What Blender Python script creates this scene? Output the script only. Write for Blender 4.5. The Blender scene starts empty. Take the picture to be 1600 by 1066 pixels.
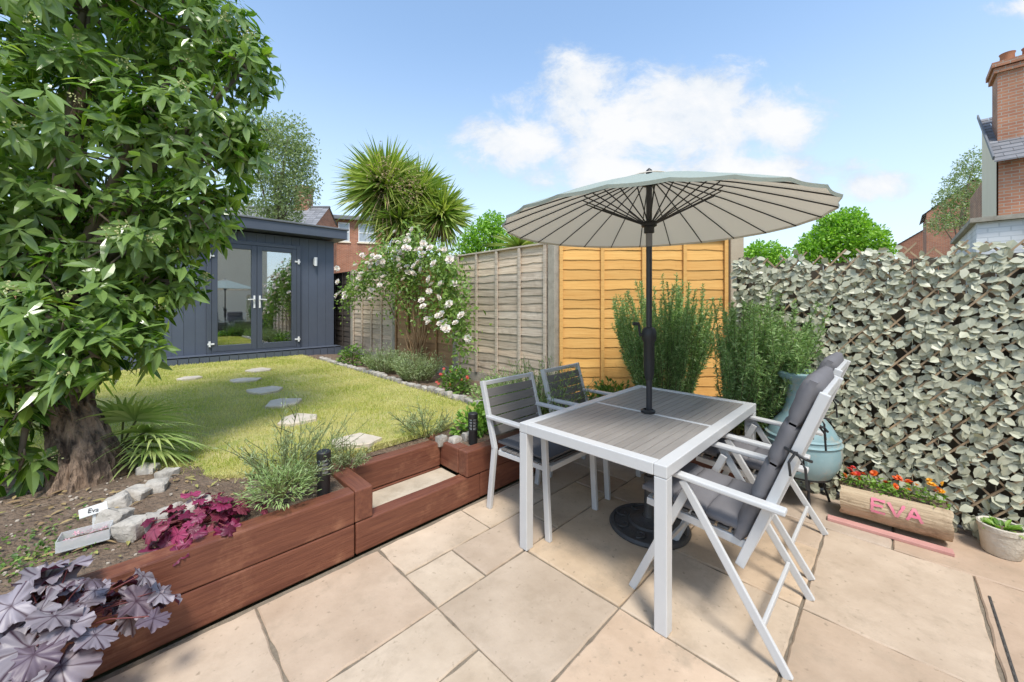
import bpy, math, random
from mathutils import Vector, Matrix, Euler, noise
R = math.radians
rnd = random.Random(11)
sc = bpy.context.scene
col = sc.collection
S2 = math.sqrt(0.5)
EYE = 1.44

def W(X, D, z): return Vector(((X + D) * S2, (D - X) * S2, z))
def G(px, py, z=0.0):
    D = (EYE - z) * 600 / (py - 475); return W((px - 800) / 600 * D, D, z)
def A(px, py, D): return W((px - 800) / 600 * D, D, EYE - (py - 475) / 600 * D)
def rv(a=1.0): return Vector((rnd.uniform(-a, a), rnd.uniform(-a, a), rnd.uniform(-a, a)))
def rdir():
    while True:
        v = rv()
        if 0.05 < v.length < 1: return v.normalized()

# ------------------------------------------------------------------ mesh builder
class MB:
    def __init__(s): s.V = []; s.F = []; s.A = []
    def add(s, vs, fs, a=None):
        n = len(s.V); s.V += [tuple(v) for v in vs]
        s.A += list(a) if a else [1.0] * len(vs)
        s.F += [tuple(i + n for i in f) for f in fs]
    def box(s, c, d, rot=None):
        c = Vector(c); x, y, z = d[0] / 2, d[1] / 2, d[2] / 2
        P = [Vector(p) for p in ((-x,-y,-z),(x,-y,-z),(x,y,-z),(-x,y,-z),(-x,-y,z),(x,-y,z),(x,y,z),(-x,y,z))]
        if rot is not None:
            m = rot.to_matrix() if isinstance(rot, Euler) else rot
            P = [m @ p for p in P]
        s.add([c + p for p in P], [(3,2,1,0),(4,5,6,7),(0,1,5,4),(1,2,6,5),(2,3,7,6),(3,0,4,7)])
    def bar(s, p, q, w, h, up=(0, 0, 1)):
        p, q = Vector(p), Vector(q); d = (q - p); L = d.length; d.normalize()
        up = Vector(up)
        if abs(d.dot(up)) > .98: up = Vector((0, 1, 0))
        a = d.cross(up).normalized(); b = a.cross(d)
        s.box((p + q) / 2, (L, w, h), Matrix((d, -a, b)).transposed())
    def tube(s, pts, rad, n=8, cap=True):
        pts = [Vector(p) for p in pts]
        if not isinstance(rad, (list, tuple)): rad = [rad] * len(pts)
        vs = []; fs = []; up = Vector((.13, .31, .94))
        for i, p in enumerate(pts):
            d = (pts[min(i + 1, len(pts) - 1)] - pts[max(i - 1, 0)]).normalized()
            if abs(d.dot(up)) > .97: up = Vector((1, .1, .05)).normalized()
            a = d.cross(up).normalized(); b = d.cross(a)
            for k in range(n):
                t = 2 * math.pi * k / n
                vs.append(p + (a * math.cos(t) + b * math.sin(t)) * rad[i])
        for i in range(len(pts) - 1):
            for k in range(n):
                fs.append((i*n+k, (i+1)*n+k, (i+1)*n+(k+1)%n, i*n+(k+1)%n))
        if cap:
            fs.append(tuple(range(n))); fs.append(tuple((len(pts)-1)*n + n-1-k for k in range(n)))
        s.add(vs, fs)
    def lathe(s, prof, c=(0, 0, 0), n=32, m=None, cap=True):
        c = Vector(c); vs = []; fs = []
        for r, z in prof:
            for k in range(n):
                t = 2 * math.pi * k / n
                v = Vector((r * math.cos(t), r * math.sin(t), z))
                vs.append(c + (m @ v if m else v))
        for i in range(len(prof) - 1):
            for k in range(n):
                fs.append((i*n+k, i*n+(k+1)%n, (i+1)*n+(k+1)%n, (i+1)*n+k))
        if cap:
            fs.append(tuple(n-1-k for k in range(n))); fs.append(tuple((len(prof)-1)*n+k for k in range(n)))
        s.add(vs, fs)
    def leaf(s, p, d, nrm, L, wd, fold=.18, droop=.15, wide=.38):
        d = d.normalized(); side = d.cross(nrm)
        if side.length < .01: side = d.cross(Vector((.3, .8, .5)))
        side.normalize(); n = side.cross(d)
        def pt(t, k):
            q = p + d * (L * t) - Vector((0, 0, droop * L * t * t))
            return q + side * (wd * .5 * k) + n * (abs(k) * fold * wd)
        vs = [pt(0,0), pt(wide,0), pt(.72,0), pt(1,0), pt(wide,1), pt(.72,.72), pt(wide,-1), pt(.72,-.72)]
        s.add(vs, [(0,1,4),(1,2,5,4),(2,3,5),(0,6,1),(1,6,7,2),(2,7,3)], (0,0,0,0,1,1,1,1))
    def dia(s, p, d, nrm, L, wd):
        d = d.normalized(); side = d.cross(nrm)
        if side.length < .01: side = d.cross(Vector((.3, .8, .5)))
        side.normalize()
        m = p + d * (L * .5)
        s.add([p, m + side * (wd / 2), p + d * L, m - side * (wd / 2)], [(0, 1, 2, 3)])
    def blade(s, p, d, L, wd, droop=.3, seg=4, nrm=None):
        d = d.normalized(); side = d.cross(nrm if nrm is not None else Vector((0, 0, 1)))
        if side.length < .05: side = d.cross(Vector((.8, .3, .1)))
        side.normalize(); vs = []; fs = []
        for i in range(seg + 1):
            t = i / seg; q = p + d * (L * t) - Vector((0, 0, droop * L * t * t))
            k = wd * .5 * (min(1, .55 + t * 2) if t < .4 else max(0.03, 1 - (t - .4) / .6))
            vs += [q + side * k, q - side * k]
        for i in range(seg): fs.append((2*i, 2*i+1, 2*i+3, 2*i+2))
        s.add(vs, fs)
    def lobed(s, p, d, nrm, r, lobes=5, cup=.1, depth=.28, tooth=.07, ruff=.2, pleat=.06):
        """palmate leaf: lobes with toothed ends, one narrow vein along each lobe, ruffled edge"""
        nrm = nrm.normalized(); x = (d - nrm * d.dot(nrm))
        if x.length < .01: x = nrm.orthogonal()
        x.normalize(); y = nrm.cross(x); M_ = 12; N = lobes * M_
        vs = [p]; a = [0]; fs = []; sd = rnd.random() * 90; rings = (.28, .52, .74, .90, 1.0)
        for ring in rings:
            for k in range(N):
                t = 2 * math.pi * (k - M_ / 2) / N; ph = k % M_; c = abs(ph - M_ / 2) / (M_ / 2)   # 0 on the vein, 1 between lobes
                m = 1 - depth * (c ** 2.2) * max(0, (ring - .45) / .55) - tooth * (1 if (ph % 4) in (0, 3) else 0) * (ring > .95)
                if ring == 1: m += rnd.uniform(-.025, .025)
                back = max(0, math.cos(t - math.pi)) ** 10
                rr = r * ring * m * (1 - .6 * back)
                wv = ruff * r * ring ** 2 * noise.noise(Vector((math.cos(t) * 2.2 + sd, math.sin(t) * 2.2, sd))) + pleat * r * ring * (c - .4)
                if ring > .7: wv += ruff * .6 * r * ring * noise.noise(Vector((math.cos(t) * 5 + sd, math.sin(t) * 5, sd + 3)))
                vs.append(p + (x * math.cos(t) + y * math.sin(t)) * rr + nrm * (-cup * r * ring * ring + wv) + x * r * .35)
                v_ = 0 if ph == M_ // 2 else (.55 if abs(ph - M_ // 2) == 1 else 1.0)
                a.append(min(v_, .62) if ring == 1 else v_)
        for k in range(N):
            k2 = (k + 1) % N
            fs.append((0, 1 + k, 1 + k2))
            for q in range(len(rings) - 1): fs.append((1 + q*N + k, 1 + (q+1)*N + k, 1 + (q+1)*N + k2, 1 + q*N + k2))
        vs[0] = p + x * r * .3
        s.add(vs, fs, a)
    def stone(s, c, d, seed=0, rough=.14, e=.55, nu=14, nv=8, rot=0.0):
        c = Vector(c); vs = []; fs = []; off = Vector((seed * 3.7, seed * 1.9, seed * .77))
        sg = lambda q: math.copysign(abs(q) ** e, q)
        for j in range(nv + 1):
            ph = -math.pi / 2 + math.pi * j / nv
            for i in range(nu):
                th = 2 * math.pi * i / nu
                v = Vector((sg(math.cos(ph)) * sg(math.cos(th)), sg(math.cos(ph)) * sg(math.sin(th)), sg(math.sin(ph))))
                v *= 1 + rough * noise.noise(v * 1.4 + off) + rough * .6 * noise.noise(v * 4 + off)
                v = Vector((v.x * d[0] / 2, v.y * d[1] / 2, v.z * d[2] / 2))
                cr, sr = math.cos(rot), math.sin(rot)
                vs.append(c + Vector((v.x * cr - v.y * sr, v.x * sr + v.y * cr, v.z)))
        for j in range(nv):
            for i in range(nu):
                fs.append((j*nu+i, j*nu+(i+1)%nu, (j+1)*nu+(i+1)%nu, (j+1)*nu+i))
        s.add(vs, fs)
    def build(s, name, m, parent=None, smooth=None, bevel=0, seg=2, attr=False):
        me = bpy.data.meshes.new(name); me.from_pydata(s.V, [], s.F); me.update()
        if attr:
            at = me.attributes.new('vein', 'FLOAT', 'POINT'); at.data.foreach_set('value', s.A)
        if smooth:
            me.polygons.foreach_set('use_smooth', [True] * len(me.polygons))
            if smooth is not True: me.set_sharp_from_angle(angle=R(smooth))
        me.materials.append(m)
        o = bpy.data.objects.new(name, me); col.objects.link(o)
        if parent: o.parent = parent
        if bevel:
            b = o.modifiers.new('bevel', 'BEVEL'); b.width = bevel; b.segments = seg; b.limit_method = 'ANGLE'; b.angle_limit = R(40)
        return o

def thing(name, label, cat, loc=(0, 0, 0), rot=0.0, group=None):
    o = bpy.data.objects.new(name, None); col.objects.link(o); o.empty_display_size = .1
    o.location = loc; o.rotation_euler = (0, 0, rot); return tag(o, label, cat, group)
def tag(o, label, cat, group=None):
    o['label'] = label; o['category'] = cat
    if group: o['group'] = group
    return o
def struct(o): o['kind'] = 'structure'; return o

# ------------------------------------------------------------------ materials
def newmat(name):
    m = bpy.data.materials.new(name); m.use_nodes = True; nt = m.node_tree
    return m, nt, nt.nodes['Principled BSDF'], nt.nodes['Material Output']
def nd(nt, t, **kw):
    n = nt.nodes.new(t)
    for k, v in kw.items(): setattr(n, k, v)
    return n
def ramp(nt, stops, fac):
    r = nd(nt, 'ShaderNodeValToRGB'); e = r.color_ramp.elements
    while len(e) < len(stops): e.new(.5)
    for i, (p, c) in enumerate(stops):
        e[i].position = p; e[i].color = (*c, 1)
    nt.links.new(fac, r.inputs[0]); return r.outputs[0]
def mul(nt, a, b, blend='MULTIPLY', fac=1.0):
    m = nd(nt, 'ShaderNodeMix', data_type='RGBA', blend_type=blend)
    if isinstance(fac, (int, float)): m.inputs[0].default_value = fac
    else: nt.links.new(fac, m.inputs[0])
    for sock, v in ((m.inputs[6], a), (m.inputs[7], b)):
        if isinstance(v, tuple): sock.default_value = (*v, 1)
        else: nt.links.new(v, sock)
    return m.outputs[2]
def mat(name, c1, c2=None, rough=.6, metal=0.0, scale=6, stretch=(1, 1, 1), lo=.3, hi=.7, bump=0.0, bscale=60, bdist=.01,
        island=0.0, spec=.5, dirt=None, dscale=1.5, dlo=.5, dhi=.75, icols=None, coat=0.0, speck=None):
    m, nt, p, out = newmat(name); L = nt.links
    tc = nd(nt, 'ShaderNodeTexCoord'); mp = nd(nt, 'ShaderNodeMapping'); mp.inputs['Scale'].default_value = stretch
    L.new(tc.outputs['Object'], mp.inputs[0])
    if island or icols: geo = nd(nt, 'ShaderNodeNewGeometry')
    vec = mp.outputs[0]
    if island:      # shift the pattern from piece to piece
        add = nd(nt, 'ShaderNodeVectorMath', operation='MULTIPLY_ADD'); cx = nd(nt, 'ShaderNodeCombineXYZ')
        for i in range(3): L.new(geo.outputs['Random Per Island'], cx.inputs[i])
        L.new(cx.outputs[0], add.inputs[0]); add.inputs[1].default_value = (37, 53, 71); L.new(vec, add.inputs[2]); vec = add.outputs[0]
    n = nd(nt, 'ShaderNodeTexNoise'); n.inputs['Scale'].default_value = scale; n.inputs['Detail'].default_value = 7; n.inputs['Roughness'].default_value = .62
    L.new(vec, n.inputs['Vector'])
    c2 = c2 or tuple(x * .8 for x in c1)
    c = ramp(nt, [(lo, c1), (hi, c2)], n.outputs[0])
    if icols:
        ic = ramp(nt, [((i + .5) / len(icols), k) for i, k in enumerate(icols)], geo.outputs['Random Per Island'])
        c = mul(nt, c, ic)
    if island:
        mr = nd(nt, 'ShaderNodeMapRange'); L.new(geo.outputs['Random Per Island'], mr.inputs[0])
        mr.inputs[3].default_value = 1 - island; mr.inputs[4].default_value = 1 + island
        cc = nd(nt, 'ShaderNodeCombineColor')
        for i in range(3): L.new(mr.outputs[0], cc.inputs[i])
        c = mul(nt, c, cc.outputs[0])
    if dirt:
        n2 = nd(nt, 'ShaderNodeTexNoise'); n2.inputs['Scale'].default_value = dscale; n2.inputs['Detail'].default_value = 8; n2.inputs['Roughness'].default_value = .7
        L.new(tc.outputs['Object'], n2.inputs['Vector'])
        f = ramp(nt, [(dlo, (0, 0, 0)), (dhi, (1, 1, 1))], n2.outputs[0])
        c = mul(nt, c, dirt, 'MIX', f)
    if speck:
        n3 = nd(nt, 'ShaderNodeTexNoise'); n3.inputs['Scale'].default_value = 34; n3.inputs['Detail'].default_value = 3
        L.new(tc.outputs['Object'], n3.inputs['Vector'])
        f = ramp(nt, [(.64, (0, 0, 0)), (.75, (.75, .75, .75))], n3.outputs[0]); c = mul(nt, c, speck, 'MIX', f)
    L.new(c, p.inputs['Base Color'])
    p.inputs['Roughness'].default_value = rough; p.inputs['Metallic'].default_value = metal
    p.inputs['Specular IOR Level'].default_value = spec; p.inputs['Coat Weight'].default_value = coat
    if bump:
        nb = nd(nt, 'ShaderNodeTexNoise'); nb.inputs['Scale'].default_value = bscale; nb.inputs['Detail'].default_value = 6
        L.new(vec, nb.inputs['Vector'])
        b = nd(nt, 'ShaderNodeBump'); b.inputs['Strength'].default_value = bump; b.inputs['Distance'].default_value = bdist
        L.new(nb.outputs[0], b.inputs['Height']); L.new(b.outputs[0], p.inputs['Normal'])
    return m
def leafmat(name, cols, rough=.45, trans=.25, back=None, vein=None, vlo=0.0, vmul=None, spec=.5, tcol=None, patch=None, pscale=1.2, plo=.5, phi=.62):
    m, nt, p, out = newmat(name); L = nt.links
    geo = nd(nt, 'ShaderNodeNewGeometry')
    c = ramp(nt, [((i + .5) / len(cols), k) for i, k in enumerate(cols)], geo.outputs['Random Per Island'])
    if vein:
        at = nd(nt, 'ShaderNodeAttribute', attribute_name='vein')
        f = ramp(nt, [(vlo, (1, 1, 1)), (vmul or .35, (0, 0, 0))], at.outputs['Fac'])
        c = mul(nt, c, vein, 'MIX', f)
    if back: c = mul(nt, c, back, 'MIX', geo.outputs['Backfacing'])
    if patch:
        tc = nd(nt, 'ShaderNodeTexCoord'); n = nd(nt, 'ShaderNodeTexNoise'); n.inputs['Scale'].default_value = pscale; n.inputs['Detail'].default_value = 5
        L.new(tc.outputs['Object'], n.inputs['Vector']); f = ramp(nt, [(plo, (0, 0, 0)), (phi, (.75, .75, .75))], n.outputs[0]); c = mul(nt, c, patch, 'MIX', f)
    L.new(c, p.inputs['Base Color']); p.inputs['Roughness'].default_value = rough; p.inputs['Specular IOR Level'].default_value = spec
    if trans:
        t = nd(nt, 'ShaderNodeBsdfTranslucent'); mx = nd(nt, 'ShaderNodeMixShader'); mx.inputs[0].default_value = trans
        L.new(mul(nt, c, tcol or (1.3, 1.5, .6)), t.inputs[0]); L.new(p.outputs[0], mx.inputs[1]); L.new(t.outputs[0], mx.inputs[2]); L.new(mx.outputs[0], out.inputs[0])
    return m
def brickmat(name, c1, c2, mortar, bw=.225, rh=.075, rough=.85):
    m, nt, p, out = newmat(name); L = nt.links
    tc = nd(nt, 'ShaderNodeTexCoord'); sp = nd(nt, 'ShaderNodeSeparateXYZ'); L.new(tc.outputs['Object'], sp.inputs[0])
    ad = nd(nt, 'ShaderNodeMath', operation='ADD'); L.new(sp.outputs[0], ad.inputs[0]); L.new(sp.outputs[1], ad.inputs[1])
    cx = nd(nt, 'ShaderNodeCombineXYZ'); L.new(ad.outputs[0], cx.inputs[0]); L.new(sp.outputs[2], cx.inputs[1])
    b = nd(nt, 'ShaderNodeTexBrick'); L.new(cx.outputs[0], b.inputs[0])
    b.inputs['Color1'].default_value = (*c1, 1); b.inputs['Color2'].default_value = (*c2, 1); b.inputs['Mortar'].default_value = (*mortar, 1)
    b.inputs['Scale'].default_value = 1; b.inputs['Mortar Size'].default_value = .008; b.inputs['Brick Width'].default_value = bw; b.inputs['Row Height'].default_value = rh
    n = nd(nt, 'ShaderNodeTexNoise'); n.inputs['Scale'].default_value = 1.4; n.inputs['Detail'].default_value = 8; L.new(tc.outputs['Object'], n.inputs[0])
    c = mul(nt, b.outputs[0], ramp(nt, [(.3, (.72, .7, .68)), (.7, (1.12, 1.1, 1.08))], n.outputs[0]))
    L.new(c, p.inputs['Base Color']); p.inputs['Roughness'].default_value = rough
    bp = nd(nt, 'ShaderNodeBump'); bp.inputs['Strength'].default_value = .6; bp.inputs['Distance'].default_value = .008; bp.invert = True
    L.new(b.outputs['Fac'], bp.inputs['Height']); L.new(bp.outputs[0], p.inputs['Normal'])
    return m

M = {}
M['slab'] = mat('sandstone', (.575, .465, .355), (.425, .33, .24), rough=.75, scale=3.0, bump=.6, bscale=11, bdist=.010, island=.12,
                icols=[(1.04, 1.03, 1.02), (1.02, .92, .87), (.95, .97, 1.01), (1.08, 1.06, 1.0), (.91, .85, .81), (1.05, 1.05, 1.05), (1.02, .97, .86), (.98, .90, .87)],
                dirt=(.36, .28, .20), dscale=5.2, dlo=.52, dhi=.80, speck=(.28, .215, .15))
M['joint'] = mat('jointing', (.25, .205, .15), (.16, .13, .095), rough=.95, scale=30, bump=.5, bscale=150)
M['ground'] = mat('rough_ground', (.13, .15, .06), (.18, .15, .09), rough=.95, scale=.6)
M['soil'] = mat('garden_soil', (.25, .175, .12), (.13, .088, .058), rough=.95, scale=14, bump=1.0, bscale=50, bdist=.04, dirt=(.30, .235, .17), dscale=18, dlo=.55, dhi=.7)
M['turf'] = mat('turf', (.39, .37, .10), (.52, .46, .18), rough=.95, scale=2.6, bump=.8, bscale=120, bdist=.02, dirt=(.30, .34, .08), dscale=5, dlo=.5, dhi=.68)
M['blade'] = leafmat('grass_blade', [(.34, .39, .075), (.44, .46, .105), (.56, .53, .17), (.66, .58, .27), (.39, .44, .09), (.51, .52, .14)], rough=.6, trans=.35, patch=(.70, .61, .32), pscale=1.9, plo=.44, phi=.62)
M['sleeper'] = mat('stained_sleeper', (.23, .085, .047), (.135, .043, .026), rough=.5, scale=3.5, stretch=(1, 12, 12), bump=.45, bscale=7, bdist=.008, island=.16, dirt=(.33, .15, .085), dscale=5, dlo=.55, dhi=.8)
M['tread'] = mat('step_concrete', (.56, .475, .36), (.44, .37, .275), rough=.85, scale=6, bump=.3, bscale=60, dirt=(.34, .275, .195), dscale=7)
M['white_metal'] = mat('powder_coat', (.60, .60, .595), (.55, .55, .545), rough=.42, scale=4, spec=.5)
M['slat'] = mat('composite_slat', (.29, .265, .24), (.23, .208, .188), rough=.5, scale=5, stretch=(1, 14, 14), island=.08, bump=.15, bscale=12)
M['slat_dark'] = mat('composite_slat_dark', (.20, .185, .172), (.155, .143, .133), rough=.5, scale=5, stretch=(1, 14, 14), island=.10)
M['cushion'] = mat('grey_fabric', (.195, .19, .20), (.155, .15, .158), rough=.9, scale=3, bump=.35, bscale=350, bdist=.002, spec=.2)
M['cushion_dark'] = mat('dark_fabric', (.115, .114, .12), (.09, .09, .095), rough=.9, scale=3, bump=.35, bscale=350, bdist=.002, spec=.2)
M['black'] = mat('black_metal', (.012, .012, .014), (.02, .02, .022), rough=.4)
M['drain'] = mat('drain_slot', (.09, .08, .07), (.06, .055, .05), rough=.7)
M['blackp'] = mat('black_plastic', (.015, .015, .016), (.022, .022, .023), rough=.5)
M['pole'] = mat('charcoal_pole', (.028, .028, .033), (.035, .035, .04), rough=.35)
M['steel'] = mat('grey_collar', (.20, .20, .21), (.16, .16, .17), rough=.35)
M['iron'] = mat('cast_iron', (.045, .045, .048), (.07, .068, .065), rough=.5, scale=20, bump=.3, bscale=80)
M['conc'] = mat('concrete_post', (.46, .41, .33), (.33, .29, .23), rough=.9, scale=7, bump=.4, bscale=80, dirt=(.22, .19, .14), dscale=4)
M['conc_new'] = mat('concrete_pale', (.50, .41, .29), (.40, .32, .225), rough=.9, scale=5, bump=.4, bscale=80)
M['grey_wood'] = mat('weathered_lap', (.70, .615, .51), (.42, .345, .27), rough=.9, scale=3, stretch=(1, 1, 16), lo=.28, hi=.70, bump=.5, bscale=5, bdist=.006, island=.22, icols=[(1, .96, .9), (1.1, 1.08, 1.06), (.88, .81, .74), (1.05, .97, .88)], dirt=(.29, .215, .15), dscale=3, dlo=.54, dhi=.78)
M['brown_wood'] = mat('brown_lap', (.50, .30, .15), (.34, .195, .095), rough=.85, scale=3, stretch=(1, 1, 16), bump=.5, bscale=5, island=.2, bdist=.006)
M['dark_wood'] = mat('dark_lap', (.10, .082, .068), (.055, .044, .038), rough=.85, scale=3, stretch=(1, 1, 16), bump=.5, bscale=5, island=.2)
M['fence_wood'] = mat('brown_board', (.12, .098, .066), (.07, .056, .04), rough=.85, scale=3, stretch=(8, 8, 1), bump=.5, bscale=5, island=.2)
M['orange_wood'] = mat('orange_lap', (.79, .455, .14), (.66, .335, .085), rough=.75, scale=3, stretch=(1, 1, 16), lo=.25, hi=.75, bump=.4, bscale=5, bdist=.005, island=.12, icols=[(1, .98, .95), (1.05, 1.07, 1.12), (.94, .9, .85), (1.02, 1.04, 1.05)], dirt=(.46, .20, .045), dscale=5, dlo=.58, dhi=.85)
M['room'] = mat('slate_blue_cladding', (.090, .106, .142), (.080, .095, .128), rough=.5, scale=4, island=.04)
M['room_frame'] = mat('anthracite_frame', (.075, .087, .113), (.068, .079, .104), rough=.35)
M['inner'] = mat('pale_plaster', (.78, .78, .76), (.74, .74, .72), rough=.9)
M['wfloor'] = mat('pale_floor', (.45, .36, .26), (.38, .30, .21), rough=.5, stretch=(1, 8, 1))
M['white'] = mat('white_paint', (.78, .78, .76), (.7, .7, .68), rough=.5)
M['bark'] = mat('bark', (.32, .22, .15), (.07, .047, .033), rough=.95, scale=17, stretch=(1, 1, .25), lo=.42, hi=.60, bump=1.0, bscale=30, bdist=.05, dirt=(.38, .285, .19), dscale=22, dlo=.60, dhi=.70)
M['bark_pale'] = mat('pale_bark', (.25, .2, .15), (.14, .11, .08), rough=.95, scale=9, stretch=(1, 1, .35), bump=.8, bscale=22)
M['stem'] = mat('green_stem', (.16, .19, .06), (.12, .11, .05), rough=.7)
M['cane'] = mat('brown_cane', (.34, .22, .12), (.24, .15, .08), rough=.8, scale=20)
M['granite'] = mat('granite_sett', (.47, .43, .375), (.33, .30, .26), rough=.85, scale=12, bump=.7, bscale=40, bdist=.015, island=.14, dirt=(.21, .175, .13), dscale=9, dlo=.52, dhi=.75)
M['flag'] = mat('stepping_flag', (.64, .56, .45), (.51, .435, .335), rough=.85, scale=7, bump=.5, bscale=30)
M['log'] = mat('bare_log', (.58, .46, .31), (.38, .27, .17), rough=.85, scale=4, stretch=(.5, 5, 5), bump=.7, bscale=14, bdist=.015, dirt=(.22, .15, .09), dscale=8, dlo=.52, dhi=.72)
M['log_end'] = mat('log_end_grain', (.50, .37, .23), (.32, .22, .13), rough=.9, scale=18, bump=.4, bscale=60)
M['pink'] = mat('pink_paint', (.76, .20, .30), (.64, .27, .29), rough=.7, scale=26, lo=.42, hi=.68)
M['pinkboard'] = mat('pink_board', (.62, .33, .29), (.5, .25, .22), rough=.75)
M['teal'] = mat('teal_glaze', (.20, .33, .36), (.29, .42, .45), rough=.45, scale=5, bump=.25, bscale=12, dirt=(.42, .38, .30), dscale=7, dlo=.50, dhi=.66, coat=.1)
M['mouth_shade'] = mat('mouth_shade', (.02, .018, .016), (.03, .027, .024), rough=.95)  # near-black colour standing for shade inside the chiminea opening
M['whitewash'] = mat('whitewashed_pot', (.66, .61, .52), (.50, .44, .35), rough=.9, scale=9, bump=.7, bscale=40, dirt=(.36, .30, .22), dscale=14, dlo=.56, dhi=.72)
M['slate'] = mat('slate_roof', (.24, .235, .24), (.15, .15, .16), rough=.7, scale=2, island=.22)
M['render'] = mat('cream_render', (.86, .75, .58), (.80, .69, .53), rough=.9, scale=2, bump=.2, bscale=30)
M['brick_r'] = brickmat('red_brick', (.46, .185, .10), (.34, .125, .07), (.38, .32, .26))
M['brick_o'] = brickmat('orange_brick', (.54, .25, .14), (.43, .18, .105), (.46, .4, .33))
M['brick_w'] = brickmat('white_painted_brick', (.76, .77, .78), (.70, .71, .73), (.6, .62, .64))
M['terra'] = mat('terracotta', (.45, .2, .1), (.36, .15, .08), rough=.8)
M['lead'] = mat('grey_fascia', (.16, .165, .175), (.13, .135, .145), rough=.6)
M['trellis'] = mat('willow_lath', (.46, .33, .20), (.30, .21, .13), rough=.8, scale=10, island=.2)
M['paper'] = mat('white_tag', (.82, .82, .80), (.78, .78, .76), rough=.5)
M['ink'] = mat('black_ink', (.03, .03, .035), (.03, .03, .035), rough=.6)
M['paper_d'] = mat('frosted_lens', (.48, .48, .45), (.42, .42, .40), rough=.3)
M['heu_stem'] = mat('reddish_stem', (.22, .06, .06), (.15, .04, .04), rough=.6)
M['grit'] = mat('pale_grit', (.50, .43, .35), (.34, .28, .22), rough=.9, scale=40)
# leaves
M['l_tree'] = leafmat('laurel_leaf', [(.035, .092, .012), (.068, .155, .018), (.13, .25, .028), (.25, .38, .05), (.048, .115, .015), (.40, .50, .09), (.09, .20, .022), (.030, .075, .012), (.18, .31, .036)], rough=.22, trans=.32, vein=(.30, .42, .09), vmul=.09, back=(.20, .30, .085))
M['l_bud'] = leafmat('pale_buds', [(.44, .46, .20), (.52, .50, .24)], rough=.7, trans=.1)
M['l_pale'] = leafmat('willow_leaf', [(.22, .28, .13), (.30, .36, .18), (.38, .43, .24), (.16, .21, .09)], trans=.35)
M['l_bright'] = leafmat('bright_tree_leaf', [(.18, .36, .03), (.27, .50, .04), (.38, .60, .07), (.13, .28, .025)], trans=.35)
M['l_mid'] = leafmat('mid_green_leaf', [(.10, .19, .03), (.16, .28, .045), (.23, .36, .065), (.07, .14, .03)], trans=.3)
M['l_rose'] = leafmat('rose_leaf', [(.16, .26, .05), (.24, .36, .07), (.34, .46, .13), (.12, .21, .04)], trans=.32)
M['l_petal'] = leafmat('pale_petal', [(.86, .80, .72), (.87, .84, .77), (.88, .86, .82), (.85, .72, .66)], trans=.2, rough=.7, tcol=(1.1, 1.05, .95))
M['l_lav'] = leafmat('lavender_leaf', [(.27, .35, .16), (.35, .43, .22), (.42, .49, .28), (.20, .28, .11)], trans=.25, rough=.6)
M['l_mint'] = leafmat('catmint_leaf', [(.22, .32, .10), (.30, .41, .15), (.37, .48, .21)], trans=.28, rough=.6)
M['l_rosem'] = leafmat('rosemary_needle', [(.20, .33, .11), (.30, .44, .16), (.41, .54, .25), (.15, .26, .085)], trans=.28, rough=.5)
M['l_cord'] = leafmat('cordyline_blade', [(.17, .26, .045), (.28, .37, .065), (.41, .47, .11), (.54, .55, .18), (.20, .30, .05)], trans=.28, rough=.45)
M['l_dead'] = leafmat('dead_blade', [(.34, .24, .12), (.42, .31, .17), (.25, .17, .09)], trans=.1, rough=.8)
M['l_palm'] = leafmat('palm_blade', [(.26, .36, .10), (.36, .46, .14), (.48, .55, .20)], trans=.3, rough=.5)
M['l_heu'] = leafmat('magenta_leaf', [(.30, .035, .105), (.40, .06, .15), (.18, .02, .065), (.34, .075, .115), (.12, .016, .04), (.25, .025, .085)], trans=.3, rough=.42, vein=(.10, .01, .032), vmul=.5, tcol=(1.4, .7, .9))
M['l_silver'] = leafmat('silver_purple_leaf', [(.26, .225, .255), (.35, .315, .345), (.19, .15, .18), (.12, .085, .11), (.28, .255, .27), (.155, .115, .14)], trans=.08, rough=.45, vein=(.05, .022, .035), vlo=.06, vmul=.66, back=(.17, .05, .09), tcol=(1, .5, .7))
M['l_ivy'] = leafmat('cloth_ivy_leaf', [(.065, .095, .026), (.62, .61, .49), (.16, .20, .07), (.72, .71, .60), (.09, .125, .036), (.42, .43, .29), (.12, .15, .05), (.66, .65, .53), (.22, .25, .11), (.05, .075, .024), (.54, .53, .40), (.34, .35, .22)], trans=.08, rough=.42, vein=(.60, .58, .44), vmul=.10, back=(.46, .46, .34))
M['l_fresh'] = leafmat('fresh_leaf', [(.17, .33, .04), (.25, .43, .065), (.34, .50, .10), (.11, .23, .03)], trans=.32)
M['l_hedge'] = leafmat('hedge_leaf', [(.05, .10, .02), (.08, .15, .03), (.12, .2, .045)], trans=.2)
M['p_orange'] = leafmat('orange_petal', [(.8, .16, .02), (.75, .10, .02)], trans=.2, tcol=(1.2, 1, .8))
M['p_yellow'] = leafmat('yellow_petal', [(.85, .45, .03), (.85, .36, .02)], trans=.2, tcol=(1.2, 1, .8))
M['p_red'] = leafmat('red_petal', [(.60, .03, .03), (.70, .06, .04)], trans=.2, tcol=(1.2, .9, .8))
M['p_pink'] = leafmat('pink_petal', [(.75, .3, .4), (.8, .5, .55)], trans=.2, tcol=(1.2, .9, .9))
M['litter'] = leafmat('leaf_litter', [(.30, .20, .10), (.40, .30, .14), (.22, .14, .08), (.34, .32, .10)], trans=.1, rough=.8)

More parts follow.
